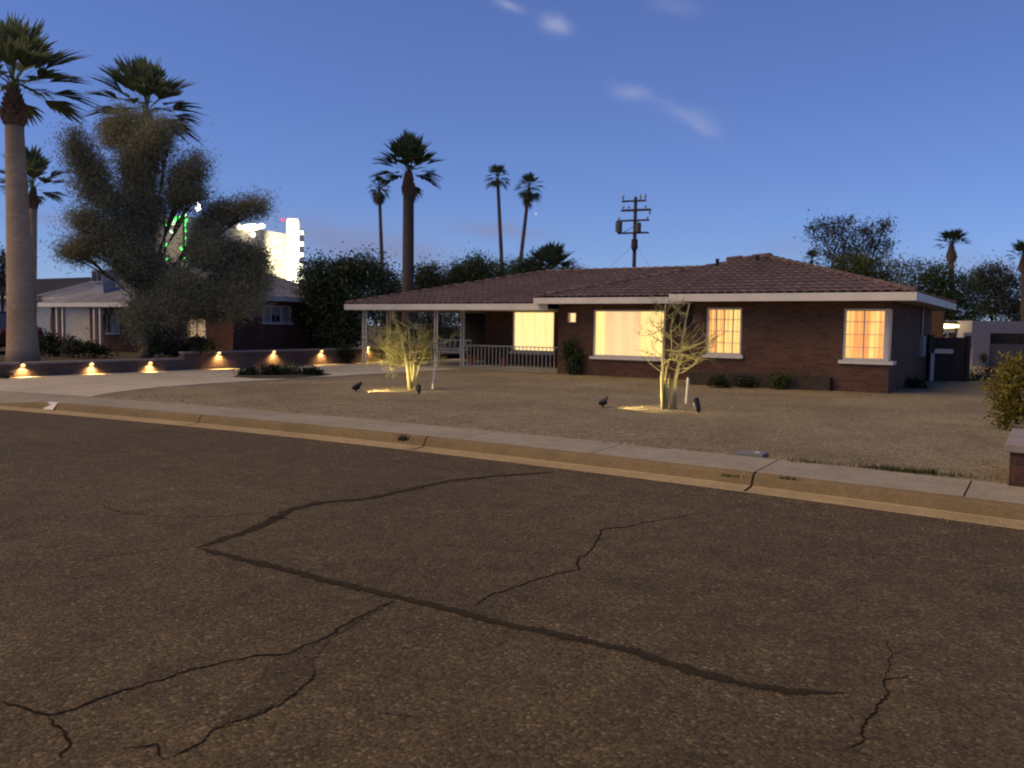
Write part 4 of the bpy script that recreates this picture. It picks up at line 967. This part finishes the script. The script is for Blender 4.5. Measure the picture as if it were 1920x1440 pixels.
for i, pl in enumerate(([A_, B_, R1, R2], [C_, B_, R1], [C_, D_, R2, R1], [D_, A_, R2])): tile_plane(b, pl, 20 + i, .3, .25, flat=True)
nr = b.build('roof', M_shingle, nh)
b = MB(); b.box((XL - o, yf - o - .03, ze - .17), (XN + o, yf - o, ze)); b.box((XN + o, yf - o - .03, ze - .17), (XN + o + .03, yb + o, ze)); b.box((XL - o, yf - o + .002, ze - .15), (XN + o - .002, yf, ze - .12)); b.box((XN, yf + .002, ze - .15), (XN + o - .002, yb + o, ze - .12)); b.build('fascia', M_offwhite, nh)
yp = yf - 2.2; px0, px1 = at_y(72, 571, yp)[0], at_y(241, 571, yp)[0]; zp = at_y(150, 567, yp)[2]
b = MB(); zt = zp + .95
tile_plane(b, [(px0, yp, zp), (px1, yp, zp), (px1 - .4, yf + .6, zt), (px0 + 1.6, yf + .6, zt)], 30, .3, .25, flat=True); b.build('porch_roof', M_shingle, nh)
b = MB(); b.box((px0, yp - .03, zp - .17), (px1, yp, zp)); b.box((px0, yp + .002, zp - .15), (px1, yf - .002, zp - .12)); b.box((px0 - .03, yp - .03, zp - .17), (px0, yf, zp)); b.build('porch_fascia', M_white, nh)
for px in (108, 119, 178, 189):
    q_ = at_y(px, 600, yp + .12); b = MB(); b.box((q_[0] - .05, yp + .07, .42), (q_[0] + .05, yp + .17, zp - .153)); b.build('post', M_white, nh)
b = MB(); b.box((dx0, yf + .06, .4), (dx1, yf + .12, 2.2)); d_ = b.build('door', M_offwhite, nh)
b = MB(); b.ball((dx1 - .25, yf + .03, 1.3), .04); b.build('handle', M_grey, d_)
M_lit = curtain('dim_lit_blind', (.50, .30, .14), (.62, .40, .20), .62, 4)
M_blind = plain('pale_blind', (.30, .32, .34), .7, .12, 4)
for (x0, x1, z0, z1, mt) in ((fx0, fx1, fz0, fz1, M_lit), (gx0, gx1, gz0, gz1, M_blind)):
    b = MB(); b.box((x0 - .05, yf - .02, z0 - .06), (x1 + .05, yf + .05, z0)); b.box((x0, yf + .01, z0), (x0 + .05, yf + .07, z1)); b.box((x1 - .05, yf + .01, z0), (x1, yf + .07, z1)); b.box((x0 + .05, yf + .01, z1 - .05), (x1 - .05, yf + .07, z1)); b.box(((x0+x1)/2 - .02, yf + .02, z0), ((x0+x1)/2 + .02, yf + .06, z1 - .05))
    w = b.build('window', M_offwhite, nh); b = MB(); b.poly((x0, yf + .12, z0), (x1, yf + .12, z0), (x1, yf + .12, z1), (x0, yf + .12, z1)); b.build('blind', mt, w)
b = MB(); x = XN
b.box((x - .04, wy0 - .05, wz0 - .07), (x + .08, wy1 + .05, wz0)); 
for y0, y1, z0, z1 in ((wy0, wy0 + .07, wz0, wz1), (wy1 - .07, wy1, wz0, wz1), (wy0 + .07, wy1 - .07, wz1 - .06, wz1), (wy0 + .40, wy0 + .46, wz0, wz1 - .06), (wy0 + .92, wy0 + .98, wz0, wz1 - .06)): b.box((x - .08, y0, z0), (x - .01, y1, z1))
w = b.build('window', M_white, nh); b = MB(); b.poly((x - .12, wy0, wz0), (x - .12, wy1, wz0), (x - .12, wy1, wz1), (x - .12, wy0, wz1)); b.build('blind', M_blind, w)
b = MB(); b.box((x - .075, wy0 + .5, wz0 + .04), (x - .05, wy0 + .66, wz0 + .30)); b.box((x - .075, wy0 + .74, wz0 + .04), (x - .05, wy0 + .88, wz0 + .26)); b.build('pane', M_darkglass, w)
# rooftop cooler
D = 34.; a, c = at_d(172, 533, D), at_d(212, 507, D)
b = MB(); k = Vector(RGT); f = Vector((FWD[0], FWD[1], 0)).normalized()
cl = thing('rooftop_cooler', 'boxy dark evaporative cooler on the grey roof left of the feathery tree', 'cooler', (a[0], a[1], a[2]))
x0, y0 = a[0], a[1]; wd = .72; b.box((x0, y0, a[2] + .06), (x0 + wd, y0 + wd, c[2])); b.build('cabinet', M_grey, cl)
b = MB(); b.box((x0 + .05, y0 - .012, a[2] + .12), (x0 + wd / 2 - .03, y0 - .003, c[2] - .06)); b.box((x0 + wd / 2 + .03, y0 - .012, a[2] + .12), (x0 + wd - .05, y0 - .003, c[2] - .06)); b.build('louvre', M_dark, cl)
b = MB(); b.box((x0 + .1, y0 + .1, a[2] - 1.2), (x0 + wd - .1, y0 + wd - .1, a[2] + .059)); b.build('duct', M_grey, cl)
# the dark roofed house beyond it
yd = 33.; q0, q1 = at_y(-60, 553, yd), at_y(176, 556, yd)
dh = thing('neighbour_house', 'house with a wide dark roof behind the thick left palm', 'house', (q0[0] + 6, yd + 3, .42))
zd = at_y(60, 554, yd)[2]; zr2 = at_y(70, 523, yd + 5)[2]
b = MB(); xl, xr = q0[0] - 12, q1[0] + 5
for i, pl in enumerate(([(xl, yd, zd), (xr, yd, zd), (xr - 5, yd + 5, zr2), (xl + 5, yd + 5, zr2)], [(xr, yd + 10, zd), (xr, yd, zd), (xr - 5, yd + 5, zr2)], [(xr, yd + 10, zd), (xl, yd + 10, zd), (xl + 5, yd + 5, zr2), (xr - 5, yd + 5, zr2)])): tile_plane(b, pl, 40 + i, .35, .3, flat=True)
b.build('roof', M_dkshingle, dh)
b = MB(); b.box((xl + .7, yd + .7, .2), (xr - .7, yd + 9.3, zd - .02)); b.build('wall', M_blind, dh)
b = MB(); b.box((xl, yd - .03, zd - .2), (xr, yd, zd)); b.build('fascia', M_offwhite, dh)
b = MB(); g0, g1 = at_y(95, 600, yd + .66)[0], at_y(118, 600, yd + .66)[0]; b.box((g0, yd + .62, .9), (g1, yd + .69, 2.)); b.build('window', M_darkglass, dh)

# car parked at the left edge
D = 30.; g = at_d(-18, 655, D); fx, fy = g[0], g[1]
car = thing('parked_car', 'dark red car parked beyond the low wall, half hidden by the thick left palm', 'car', (fx, fy, .44))
def loft(b, secs):
    n = len(secs[0]); k0 = len(b.v)
    for s_ in secs: b.v.extend(s_)
    for i in range(len(secs) - 1):
        for k in range(n): b.f.append((k0+i*n+k, k0+i*n+(k+1) % n, k0+(i+1)*n+(k+1) % n, k0+(i+1)*n+k))
    b.f.append(tuple(k0 + k for k in range(n-1, -1, -1))); b.f.append(tuple(k0 + (len(secs)-1)*n + k for k in range(n)))
def csec(x, w, z0, z1): return [(fx + x, fy - w, z0), (fx + x, fy + w, z0), (fx + x, fy + w * 1.02, (z0 + z1) / 2), (fx + x, fy + w * .9, z1), (fx + x, fy - w * .9, z1), (fx + x, fy - w * 1.02, (z0 + z1) / 2)]
b = MB(); Z = .44; loft(b, [csec(-2.2, .7, Z+.35, Z+.62), csec(-2.05, .84, Z+.25, Z+.78), csec(-1.0, .88, Z+.22, Z+.92), csec(.9, .88, Z+.22, Z+.95), csec(1.9, .85, Z+.25, Z+.92), csec(2.1, .76, Z+.35, Z+.8)])
M_car = plain('dark_red_paint', (.055, .012, .010), .3, .1, 2, bump=0, spec=.5); b.build('body', M_car, car, smooth=False, bevel=.03)
b = MB(); loft(b, [csec(-1.05, .80, Z+.91, Z+.93), csec(-.35, .68, Z+.93, Z+1.40), csec(.9, .68, Z+.94, Z+1.42), csec(1.7, .78, Z+.91, Z+.93)]); b.build('cabin', M_darkglass, car, bevel=.02)
b = MB(); b.box((fx - .35, fy - .60, Z + 1.40), (fx + .92, fy + .60, Z + 1.445)); b.build('roof', M_car, car)
for wx in (-1.35, 1.3):
    for wy in (-.80, .80):
        b = MB(); b.tube([(fx + wx, fy + wy - .1, Z + .31), (fx + wx, fy + wy + .1, Z + .31)], .31, 18); w = b.build('wheel', M_dark, car)
        b = MB(); b.tube([(fx + wx, fy + wy - .112, Z + .31), (fx + wx, fy + wy + .112, Z + .31)], .19, 14); b.build('rim', M_grey, w)
for wy in (-.55, .55):
    b = MB(); b.box((fx + 2.06, fy + wy - .15, Z + .66), (fx + 2.13, fy + wy + .15, Z + .78)); b.build('tail_light', plain('tail_red', (.2, .01, .01), .3), car)

# ------------------------------------------------------------------ hotel tower far off, floodlit
DT = 400.
tw = thing('hotel_tower', 'distant floodlit high-rise with a bright white stair tower, seen behind the feathery tree', 'tower', (*at_d(540, 612, DT)[:2], 0))
M_tan = plain('tan_render', (.52, .46, .34), .8, .06, .05, bump=0); M_twhite = plain('white_render', (.8, .78, .70), .7, .05, .05, bump=0)
pa, pb = at_d(352, 612, 335), at_d(542, 612, DT); Ht = at_d(542, 441, DT)[2]
u = Vector((pb[0] - pa[0], pb[1] - pa[1], 0)).normalized(); nn = Vector((u.y, -u.x, 0)); nn = nn if nn.dot(Vector(FWD)) > 0 else -nn
def prism(b, c0, u, v, z0, z1): 
    c0 = Vector((c0[0], c0[1], 0)); q_ = [c0, c0 + u, c0 + u + v, c0 + v]; b.add([(p.x, p.y, z0) for p in q_] + [(p.x, p.y, z1) for p in q_], [(0,3,2,1),(4,5,6,7),(0,1,5,4),(1,2,6,5),(2,3,7,6),(3,0,4,7)])
ln = (Vector(pb[:2]) - Vector(pa[:2])).length
b = MB(); prism(b, pa, u * ln, nn * 18, 0, Ht); b.build('slab', M_tan, tw)
c0 = at_d(536, 612, DT - 6); wd = 24 * DT / F_PX; Hs = at_d(548, 411, DT - 6)[2]
uu = Vector(_r0); vv = Vector(_f0)
b = MB(); cc = Vector((c0[0], c0[1], 0)) + uu * wd / 2 + vv * wd / 2; vs = []
for z, k in ((0, 1), (Hs - .8, 1), (Hs, .93)):
    for a in range(24):
        t = 2 * math.pi * a / 24; ct, st = math.cos(t), math.sin(t); sq = lambda x: math.copysign(abs(x) ** .45, x); p = cc + uu * sq(ct) * wd / 2 * k + vv * sq(st) * wd / 2 * k; vs.append((p.x, p.y, z))
b.add(vs, [(j*24+a, j*24+(a+1) % 24, (j+1)*24+(a+1) % 24, (j+1)*24+a) for j in range(2) for a in range(24)] + [tuple(48 + a for a in range(24))]); b.build('stair_tower', M_twhite, tw)
for k in range(8):
    z = Hs - 7.2 - k * 5.1; e = Vector((c0[0], c0[1], 0)) + uu * (wd - .8) + vv * (wd * .25); b = MB(); prism(b, e, uu * 2.5, vv * 3.5, z, z + 2.0); b.build('balcony', M_twhite, tw)
b = MB(); e = Vector((c0[0], c0[1], 0)) + uu * (wd - .8) + vv * (wd * .3); prism(b, e, uu * 2.0, vv * 3.2, 0, Hs - 6); b.build('end_wall', M_darkglass, tw)
M_floodlens = glow('floodlight_lens', (1., .93, .72), 6)
M_flood2 = glow('floodlight_white', (1., .97, .9), 8)
for px, py, w, h, mt, D_ in ((470, 426, 26, 6, M_floodlens, 366), (490, 424, 9, 5, M_floodlens, 368), (449, 425, 6, 5, M_floodlens, 362), (474, 440, 6, 5, M_floodlens, 366), (371, 388, 7, 8, M_flood2, 336)):
    q_ = at_d(px, py, D_); k = D_ / F_PX; b = MB(); b.ball(q_, (w * k, w * k * .5, h * k), 14, 8); b.build('roof_floodlight', mt, tw, smooth=True)
q_ = at_d(530, 412, DT); b = MB(); b.ball(q_, .8, 8, 6); b.build('beacon', glow('red_beacon', (1., .10, .14), 1.6), tw)
def tower_flood(px, D_, z, tgt, P, col, ang=70):
    q_ = at_d(px, 612, D_); spot('floodlight_beam', (q_[0], q_[1], z), tgt, P, ang, .6, col, tw, .6)
cz = Vector((cc.x, cc.y, 0))
tower_flood(548, DT - 32, 6, cz + Vector((0, 0, 22)), 150000, (1., .95, .74)); tower_flood(550, DT - 34, 30, cz + Vector((0, 0, 36)), 120000, (1., .95, .76))
tower_flood(515, DT - 40, 8, Vector(at_d(522, 500, DT)), 60000, (1., .82, .42), 60)
# green lights on its left end
M_green = glow('green_lamp', (.10, 1., .16), 3.0); M_greenw = glow('pale_green_lamp', (.65, 1., .6), 2.6)
gl = thing('light_column', 'column of green lamps on the far high-rise, glimpsed through the feathery tree', 'lights', at_d(345, 612, 322))
for i, (px, py, r_) in enumerate(((347, 404, 5), (348, 413, 5), (346, 422, 4), (347, 432, 4), (346, 446, 4), (347, 458, 4), (347, 468, 4.5), (341, 478, 4), (347, 484, 4), (329, 411, 5.5), (324, 417, 6), (337, 408, 4.5), (313, 422, 4), (311, 459, 4), (313, 486, 3.5), (322, 434, 4.5), (340, 466, 4))):
    q_ = at_d(px, py, 322); k = 322 / F_PX; b = MB(); b.ball(q_, (r_*k*.72, r_*k*.72, r_*k*.8), 8, 6); b.build('lamp', M_greenw if i in (0, 10, 15) else M_green, gl, smooth=True)
b = MB()
for px in (311, 347):
    q_ = at_d(px, 612, 323.5); b.tube([(q_[0], q_[1], 0), (q_[0], q_[1], 1.6 + (611 - 404) * 322 / F_PX)], .35, 6)
b.build('mast', M_dark, gl)

# moon
q_ = at_d(1005, 401, 3500); b = MB(); b.ball(q_, 4.2, 14, 10); tag(b.build('moon', glow('moonlight', (.75, .78, .85), .8), None, q_, smooth=True), 'tiny pale moon low in the sky right of the leaning slender palm', 'moon')

# ------------------------------------------------------------------ utility pole
DP = 61.; k = DP / F_PX
foot_ = at_d(1187.5, 560, DP); topp = at_d(1189, 371, DP); up_ = thing('utility_pole', 'wooden utility pole with crossarms and transformers behind the roof ridge', 'utility pole', (foot_[0], foot_[1], .1))
ax = Vector((foot_[0], foot_[1], 0)); b = MB(); b.tube([(foot_[0], foot_[1], -.1), (foot_[0], foot_[1], topp[2])], [.17, .12], 10); b.build('pole', M_pole, up_, smooth=True)
def zpx(py): return at_d(1189, py, DP)[2]
ca = (Vector(_r0) * .93 + Vector(_f0) * -.36).normalized()      # direction of the crossarms
side = Vector((ca.y, -ca.x, 0)) * .14
def arm(l, r_, y, w=.12):
    b = MB(); c = ax + side; b.bar(c + ca * l * k + Vector((0, 0, zpx(y))), c + ca * r_ * k + Vector((0, 0, zpx(y))), w, w); return b.build('crossarm', M_pole, up_)
a1 = arm(-25, 21, 379); a2 = arm(-26, 30, 396, .15); a3 = arm(-34, 27, 415); a4 = arm(-32, 27, 438)
def ins(par, d, y, h):
    b = MB(); c = ax + side + ca * d * k + Vector((0, 0, zpx(y))); b.tube([c, c + Vector((0, 0, h * .35)), c + Vector((0, 0, h * .5)), c + Vector((0, 0, h))], [.03, .06, .09, .05], 8); b.build('insulator', M_grey, par)
for d in (-23, 10, 19): ins(a1, d, 377, .38)
for d in (-22, -12, 20): ins(a2, d, 393, .2)
for d in (-30, 24): ins(a3, d, 413, .18)
b = MB(); c = ax + side + ca * 28 * k; b.tube([c + Vector((0, 0, zpx(396))), c + Vector((0, 0, zpx(405)))], .06, 8); b.build('insulator', M_grey, a2)
for d, y0, y1, rr_ in ((-29, 417, 436, .24), (8, 420, 437, .20)):
    b = MB(); c = ax + side * 2.0 + ca * d * k; b.tube([c + Vector((0, 0, zpx(y1))), c + Vector((0, 0, zpx(y0)))], rr_, 14); b.tube([c + Vector((0, 0, zpx(y0))), c + Vector((0, 0, zpx(y0 - 3)))], [.05, .04], 8); b.build('transformer', M_dkgrey, up_)
b = MB(); c = ax + side * 1.4 + ca * 1 * k; b.tube([c + Vector((0, 0, zpx(472))), c + Vector((0, 0, zpx(465))), c + Vector((0, 0, zpx(450)))], [.14, .24, .22], 12); b.build('transformer', M_pole, up_)
b = MB(); c = ax + ca * 2 * k; b.bar(c + Vector((0, 0, zpx(426))) - ca * 4 * k, c + Vector((0, 0, zpx(437))) - ca * 26 * k, .04, .04); b.build('brace', M_pole, up_)
M_wire = plain('cable', (.03, .03, .032), .6)
for d, y, tx, ty, tz, sg in ((4, 458, 1228, 510, 0, .15), (-4, 462, 1040, 560, 0, .5)):
    p0 = ax + side + ca * d * k + Vector((0, 0, zpx(y))); p1 = Vector(at_d(tx, ty, DP + tz)); pts = [p0.lerp(p1, i / 12) - Vector((0, 0, sg * 4 * (i / 12) * (1 - i / 12))) for i in range(13)]
    b = MB(); b.tube(pts, .008, 4, cap=False); b.build('cable', M_wire, up_)

# ------------------------------------------------------------------ behind the house, right: outbuilding, gate, lights
DO = 36.; ko = DO / F_PX
q0 = at_d(1812, 690, DO); ob = thing('outbuilding', 'pale outbuilding with an open dark bay beyond the right side of the house', 'outbuilding', (q0[0], q0[1], .2))
def blk(b, px0, px1, py0, py1, D, dep):
    a = at_d(px0, py1, D); c = at_d(px1, py0, D); w = (px1 - px0) * D / F_PX; p0 = Vector((a[0], a[1], 0)); u_ = Vector(_r0) * w; v_ = Vector(_f0) * dep; prism(b, p0, u_, v_, a[2], c[2])
M_pale = plain('pale_stucco', (.17, .16, .19), .85, .12, 2)
b = MB(); blk(b, 1822, 1960, 603, 624, DO, 5.0); b.build('beam', M_pale, ob)
b = MB(); blk(b, 1806, 1856, 624.2, 646, DO, .5); blk(b, 1822, 1853, 646.2, 700, DO, .5); b.build('column', M_pale, ob)
b = MB(); blk(b, 1853.2, 1960, 646, 700, DO + .1, .2); b.build('half_wall', plain('grey_stucco', (.07, .066, .075), .9, .15, 2), ob)
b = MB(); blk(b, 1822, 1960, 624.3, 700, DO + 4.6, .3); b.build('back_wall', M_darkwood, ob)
b = MB(); a = at_d(1845, 680, DO - .15); b.tube([(a[0], a[1], a[2]), (a[0], a[1], a[2] + .18)], [.07, .10], 10); pt = b.build('planter', M_dark, None, a); tag(pt, 'small dark pot plant against the pale outbuilding column', 'plant pot')
lb = MB(); lb.quads(leaves_np([((a[0], a[1], a[2] + .3), (.14, .14, .2))], 160, .035, 5, .04, 12)); lb.build('plant', M_bg4, pt)
# dark yard gate and fence
DG = 24.5
gt = thing('yard_gate', 'dark tall yard gate between the brick house and the pale outbuilding', 'gate', (*at_d(1770, 700, DG)[:2], .2))
b = MB(); blk(b, 1738, 1747, 628, 733, DG - .05, .12); b.build('post', M_dark, gt); b = MB(); blk(b, 1809, 1816, 630, 733, DG - .05, .12); b.build('post', M_dark, gt)
b = MB()
for i in range(10): blk(b, 1747.3 + i * 6.15, 1752.8 + i * 6.15, 633, 731, DG, .03)
b.build('boards', M_darkwood, gt)
b = MB(); blk(b, 1752.3, 1787, 654.5, 662.5, DG - .08, .06); b.build('rail', plain('lit_rail_tone', (.55, .47, .36), .7), gt, None)  # pale colour stands in for light caught along the rail
b = MB(); blk(b, 1743, 1750, 662, 718, DG - .18, .10); b.build('drain_pipe', M_grey, gt)
shrub('dark tangled shrub beside the dark yard gate, below the pale outbuilding', 1835, 25.2, [(1830, 715, 22, 18), (1855, 705, 20, 20), (1815, 726, 16, 10)], 1500, .04, M_bg4, 87, clump=.09)
shrub('dark low shrub against the side wall of the brick house', 1712, 21.4, [(1712, 722, 12, 14), (1728, 724, 10, 12)], 700, .035, M_bg4, 88, clump=.07)
# string of bright lights beyond the gate
ls = thing('light_strip', 'bright warm strip of lights glowing above the dark yard gate', 'light', (*at_d(1775, 611, 37)[:2], 1.6))
M_strip = glow('strip_lamp', (1., .80, .34), 5); M_strip2 = glow('weak_strip_lamp', (1., .55, .22), .9)
b = MB(); blk(b, 1748, 1828, 603.5, 605.8, 37.2, .12); blk(b, 1788, 1790, 605.8, 700, 37.22, .08); b.build('bracket', M_dark, ls)
for i, px in enumerate((1755, 1761, 1767, 1773, 1779, 1785, 1790, 1795)):
    q_ = at_d(px, 611.5, 37); kk = 37 / F_PX; rr_ = 6.2 - i * .42; b = MB(); b.ball(q_, (rr_ * kk, rr_ * kk * .7, rr_ * kk * .92), 10, 6); b.build('lamp', M_strip, ls, smooth=True)
for px in (1810, 1816): q_ = at_d(px, 610, 37); b = MB(); b.ball(q_, 3.2 * 37 / F_PX, 8, 6); b.build('lamp', M_strip2, ls, smooth=True)
q_ = at_d(1772, 611.5, 36.7); pl = bpy.data.lights.new('strip_light', 'POINT'); pl.energy = 30; pl.color = (1., .75, .35); pl.shadow_soft_size = .2; po = bpy.data.objects.new('strip_light', pl); COL.objects.link(po); po.parent = ls; po.location = Vector(q_) - wl(ls)

# ------------------------------------------------------------------ small things of the yard
p_ = at_z(1884, 906, .19); x0, y0 = p_[0] + .03, p_[1]
pr = thing('brick_pillar', 'low brick pillar with a pale stone cap at the right edge of the yard', 'pillar', (x0, y0, .18))
zt = at_d(1884, 848, D_at((x0, y0, .5)))[2]
b = MB(); b.box((x0, y0, .1), (x0 + .62, y0 + 1.5, zt)); b.build('brickwork', M_brick, pr)
b = MB(); b.box((x0 - .045, y0 - .045, zt + .001), (x0 + .66, y0 + 1.54, zt + .085)); b.build('cap', M_block, pr, bevel=.012)
a = at_z(1410, 849, .2)
b = MB(); b.box((a[0] - .16, a[1] - .12, .10), (a[0] + .16, a[1] + .12, .212)); md = tag(b.build('meter_lid', plain('grey_lid', (.17, .165, .15), .6, .15, 6), None, (a[0], a[1], .2), bevel=.01), 'small grey square utility lid in the gravel by the sidewalk', 'lid')
b = MB(); b.box((a[0] + .04, a[1] - .05, .213), (a[0] + .10, a[1] + .01, .217)); b.build('handle', M_white, md)
def tuft(px, py, z, n, sz, label, sp=(.1, .1, .05), mat=None, seed=1):
    c = at_z(px, py, z); b = MB(); g = np.random.default_rng(seed); p = np.array(c) + g.normal(size=(n, 3)) * np.array(sp) * np.array([1, 1, 0]); h = g.uniform(.3, 1, n) * sp[2] * 2
    d = g.normal(size=(n, 3)) * .35; d[:, 2] = 1; w = g.normal(size=(n, 3)); w[:, 2] = 0; w /= np.linalg.norm(w, axis=1)[:, None]; tp = p + d * h[:, None]
    b.quads(np.stack([p - w * sz, p + w * sz, tp + w * sz * .2, tp - w * sz * .2], 1)); tag(b.build('weed_tuft', mat or M_bg3, None, c), label, 'weeds', 'weeds along the pavement', 'stuff')
tuft(1700, 884, .17, 420, .006, 'long strip of weeds along the back edge of the sidewalk, near the brick pillar', (.28, .03, .03), None, 1)
tuft(1520, 868, .17, 70, .006, 'small weed tuft at the back of the sidewalk right of the grey lid', (.12, .03, .03), None, 2)
tuft(756, 826, .12, 60, .007, 'dark weed growing from the kerb below the bushier yellow tree', (.04, .04, .05), M_bg4, 3)
tuft(1476, 899, .16, 60, .006, 'weed tuft on the kerb edge just right of the dark kerb joint', (.06, .02, .02), None, 4)
tuft(1372, 894, .16, 50, .006, 'weed tuft on the kerb edge left of the dark kerb joint', (.07, .02, .018), None, 5)
tuft(1250, 841, .17, 90, .005, 'thin weeds along the back of the sidewalk below the forked tree', (.4, .02, .012), None, 7)
def scatter(name, n, fn, s0, s1, mat, seed):
    r = random.Random(seed); b = MB()
    for _ in range(n):
        x, y, z = fn(r); q = r.uniform(s0, s1); a = r.uniform(0, 6.28); k = [(math.cos(a + t) * q * r.uniform(.7, 1.2), math.sin(a + t) * q * r.uniform(.6, 1.1)) for t in (0, 1.2, 2.5, 3.7, 5)]
        b.add([(x + u, y + v, z - .004) for u, v in k] + [(x + u * .55, y + v * .55, z + q * .55) for u, v in k], [(i, (i + 1) % 5, 5 + (i + 1) % 5, 5 + i) for i in range(5)] + [(5, 6, 7, 8, 9)])
    return tag(b.build(name, mat), kind='stuff')
def on_yard(r):
    x = r.uniform(-16, 1); y = kerb_t(x) + 1.5 + 9 * r.random() ** 1.6; return x, y, yard_z(x, y) + .006
def on_road(r):
    x = r.uniform(-15, 3); y = kerb_t(x) - abs(r.gauss(0, .5)) - .02; return x, y, road_z(Vector((x, y, 0))) + .002
tag(scatter('loose_stones', 900, on_yard, .008, .026, plain('yard_stone', (.26, .21, .14), .9, .45, 3), 5), 'loose stones scattered over the gravel yard', 'stones')
tag(scatter('gutter_grit', 500, on_road, .004, .012, plain('grit', (.22, .17, .10), .9, .4, 3), 6), 'grit and pebbles washed along the gutter', 'grit')
# porch furniture
yb_ = 23.9; bx0, bx1 = at_y(823, 660, yb_)[0], at_y(880, 660, yb_)[0]
bn = thing('patio_bench', 'white slatted metal bench on the patio behind the porch posts', 'bench', ((bx0 + bx1) / 2, yb_, .3))
b = MB()
for i in range(5): b.bar((bx0, yb_ - .45 + i * .1, .72), (bx1, yb_ - .45 + i * .1, .72), .07, .025)
b.build('seat', M_white, bn)
b = MB(); b.bar((bx0, yb_ + .08, 1.12), (bx1, yb_ + .08, 1.12), .05, .05); b.bar((bx0, yb_ + .02, .80), (bx1, yb_ + .02, .80), .04, .04)
for i in range(12): x = bx0 + .04 + (bx1 - bx0 - .08) * i / 11; b.bar((x, yb_ + .02, .8), (x + (.05 if i % 2 else -.05), yb_ + .08, 1.12), .03, .02)
b.build('backrest', M_white, bn)
for x in (bx0 + .04, bx1 - .04):
    for y in (yb_ - .45, yb_): b = MB(); b.bar((x, y, .3), (x, y, .72), .035, .035); b.build('leg', M_white, bn)
    b = MB(); b.bar((x, yb_ - .48, .93), (x, yb_ + .05, .93), .045, .03); b.bar((x, yb_ - .45, .73), (x, yb_ - .45, .915), .03, .03); b.build('armrest', M_white, bn)
for px, lb_ in ((884, 'terracotta pot with a small plant behind the railing, next to the post pair'), (944, 'terracotta pot with a small plant behind the railing, under the brick porch wall')):
    c = at_y(px, 690, 23.6); b = MB(); z = .3; b.tube([(c[0], 23.6, z), (c[0], 23.6, z + .25), (c[0], 23.6, z + .251), (c[0], 23.6, z + .29)], [.10, .14, .16, .16], 14); o = b.build('flower_pot', plain('terracotta', (.30, .10, .05), .85), None, (c[0], 23.6, z)); tag(o, lb_, 'plant pot', 'terracotta pots on the patio')
    lb = MB(); lb.quads(leaves_np([((c[0], 23.6, z + .42), (.13, .13, .15))], 240, .035, px, .04, 12)); lb.build('plant', M_bg1, o)
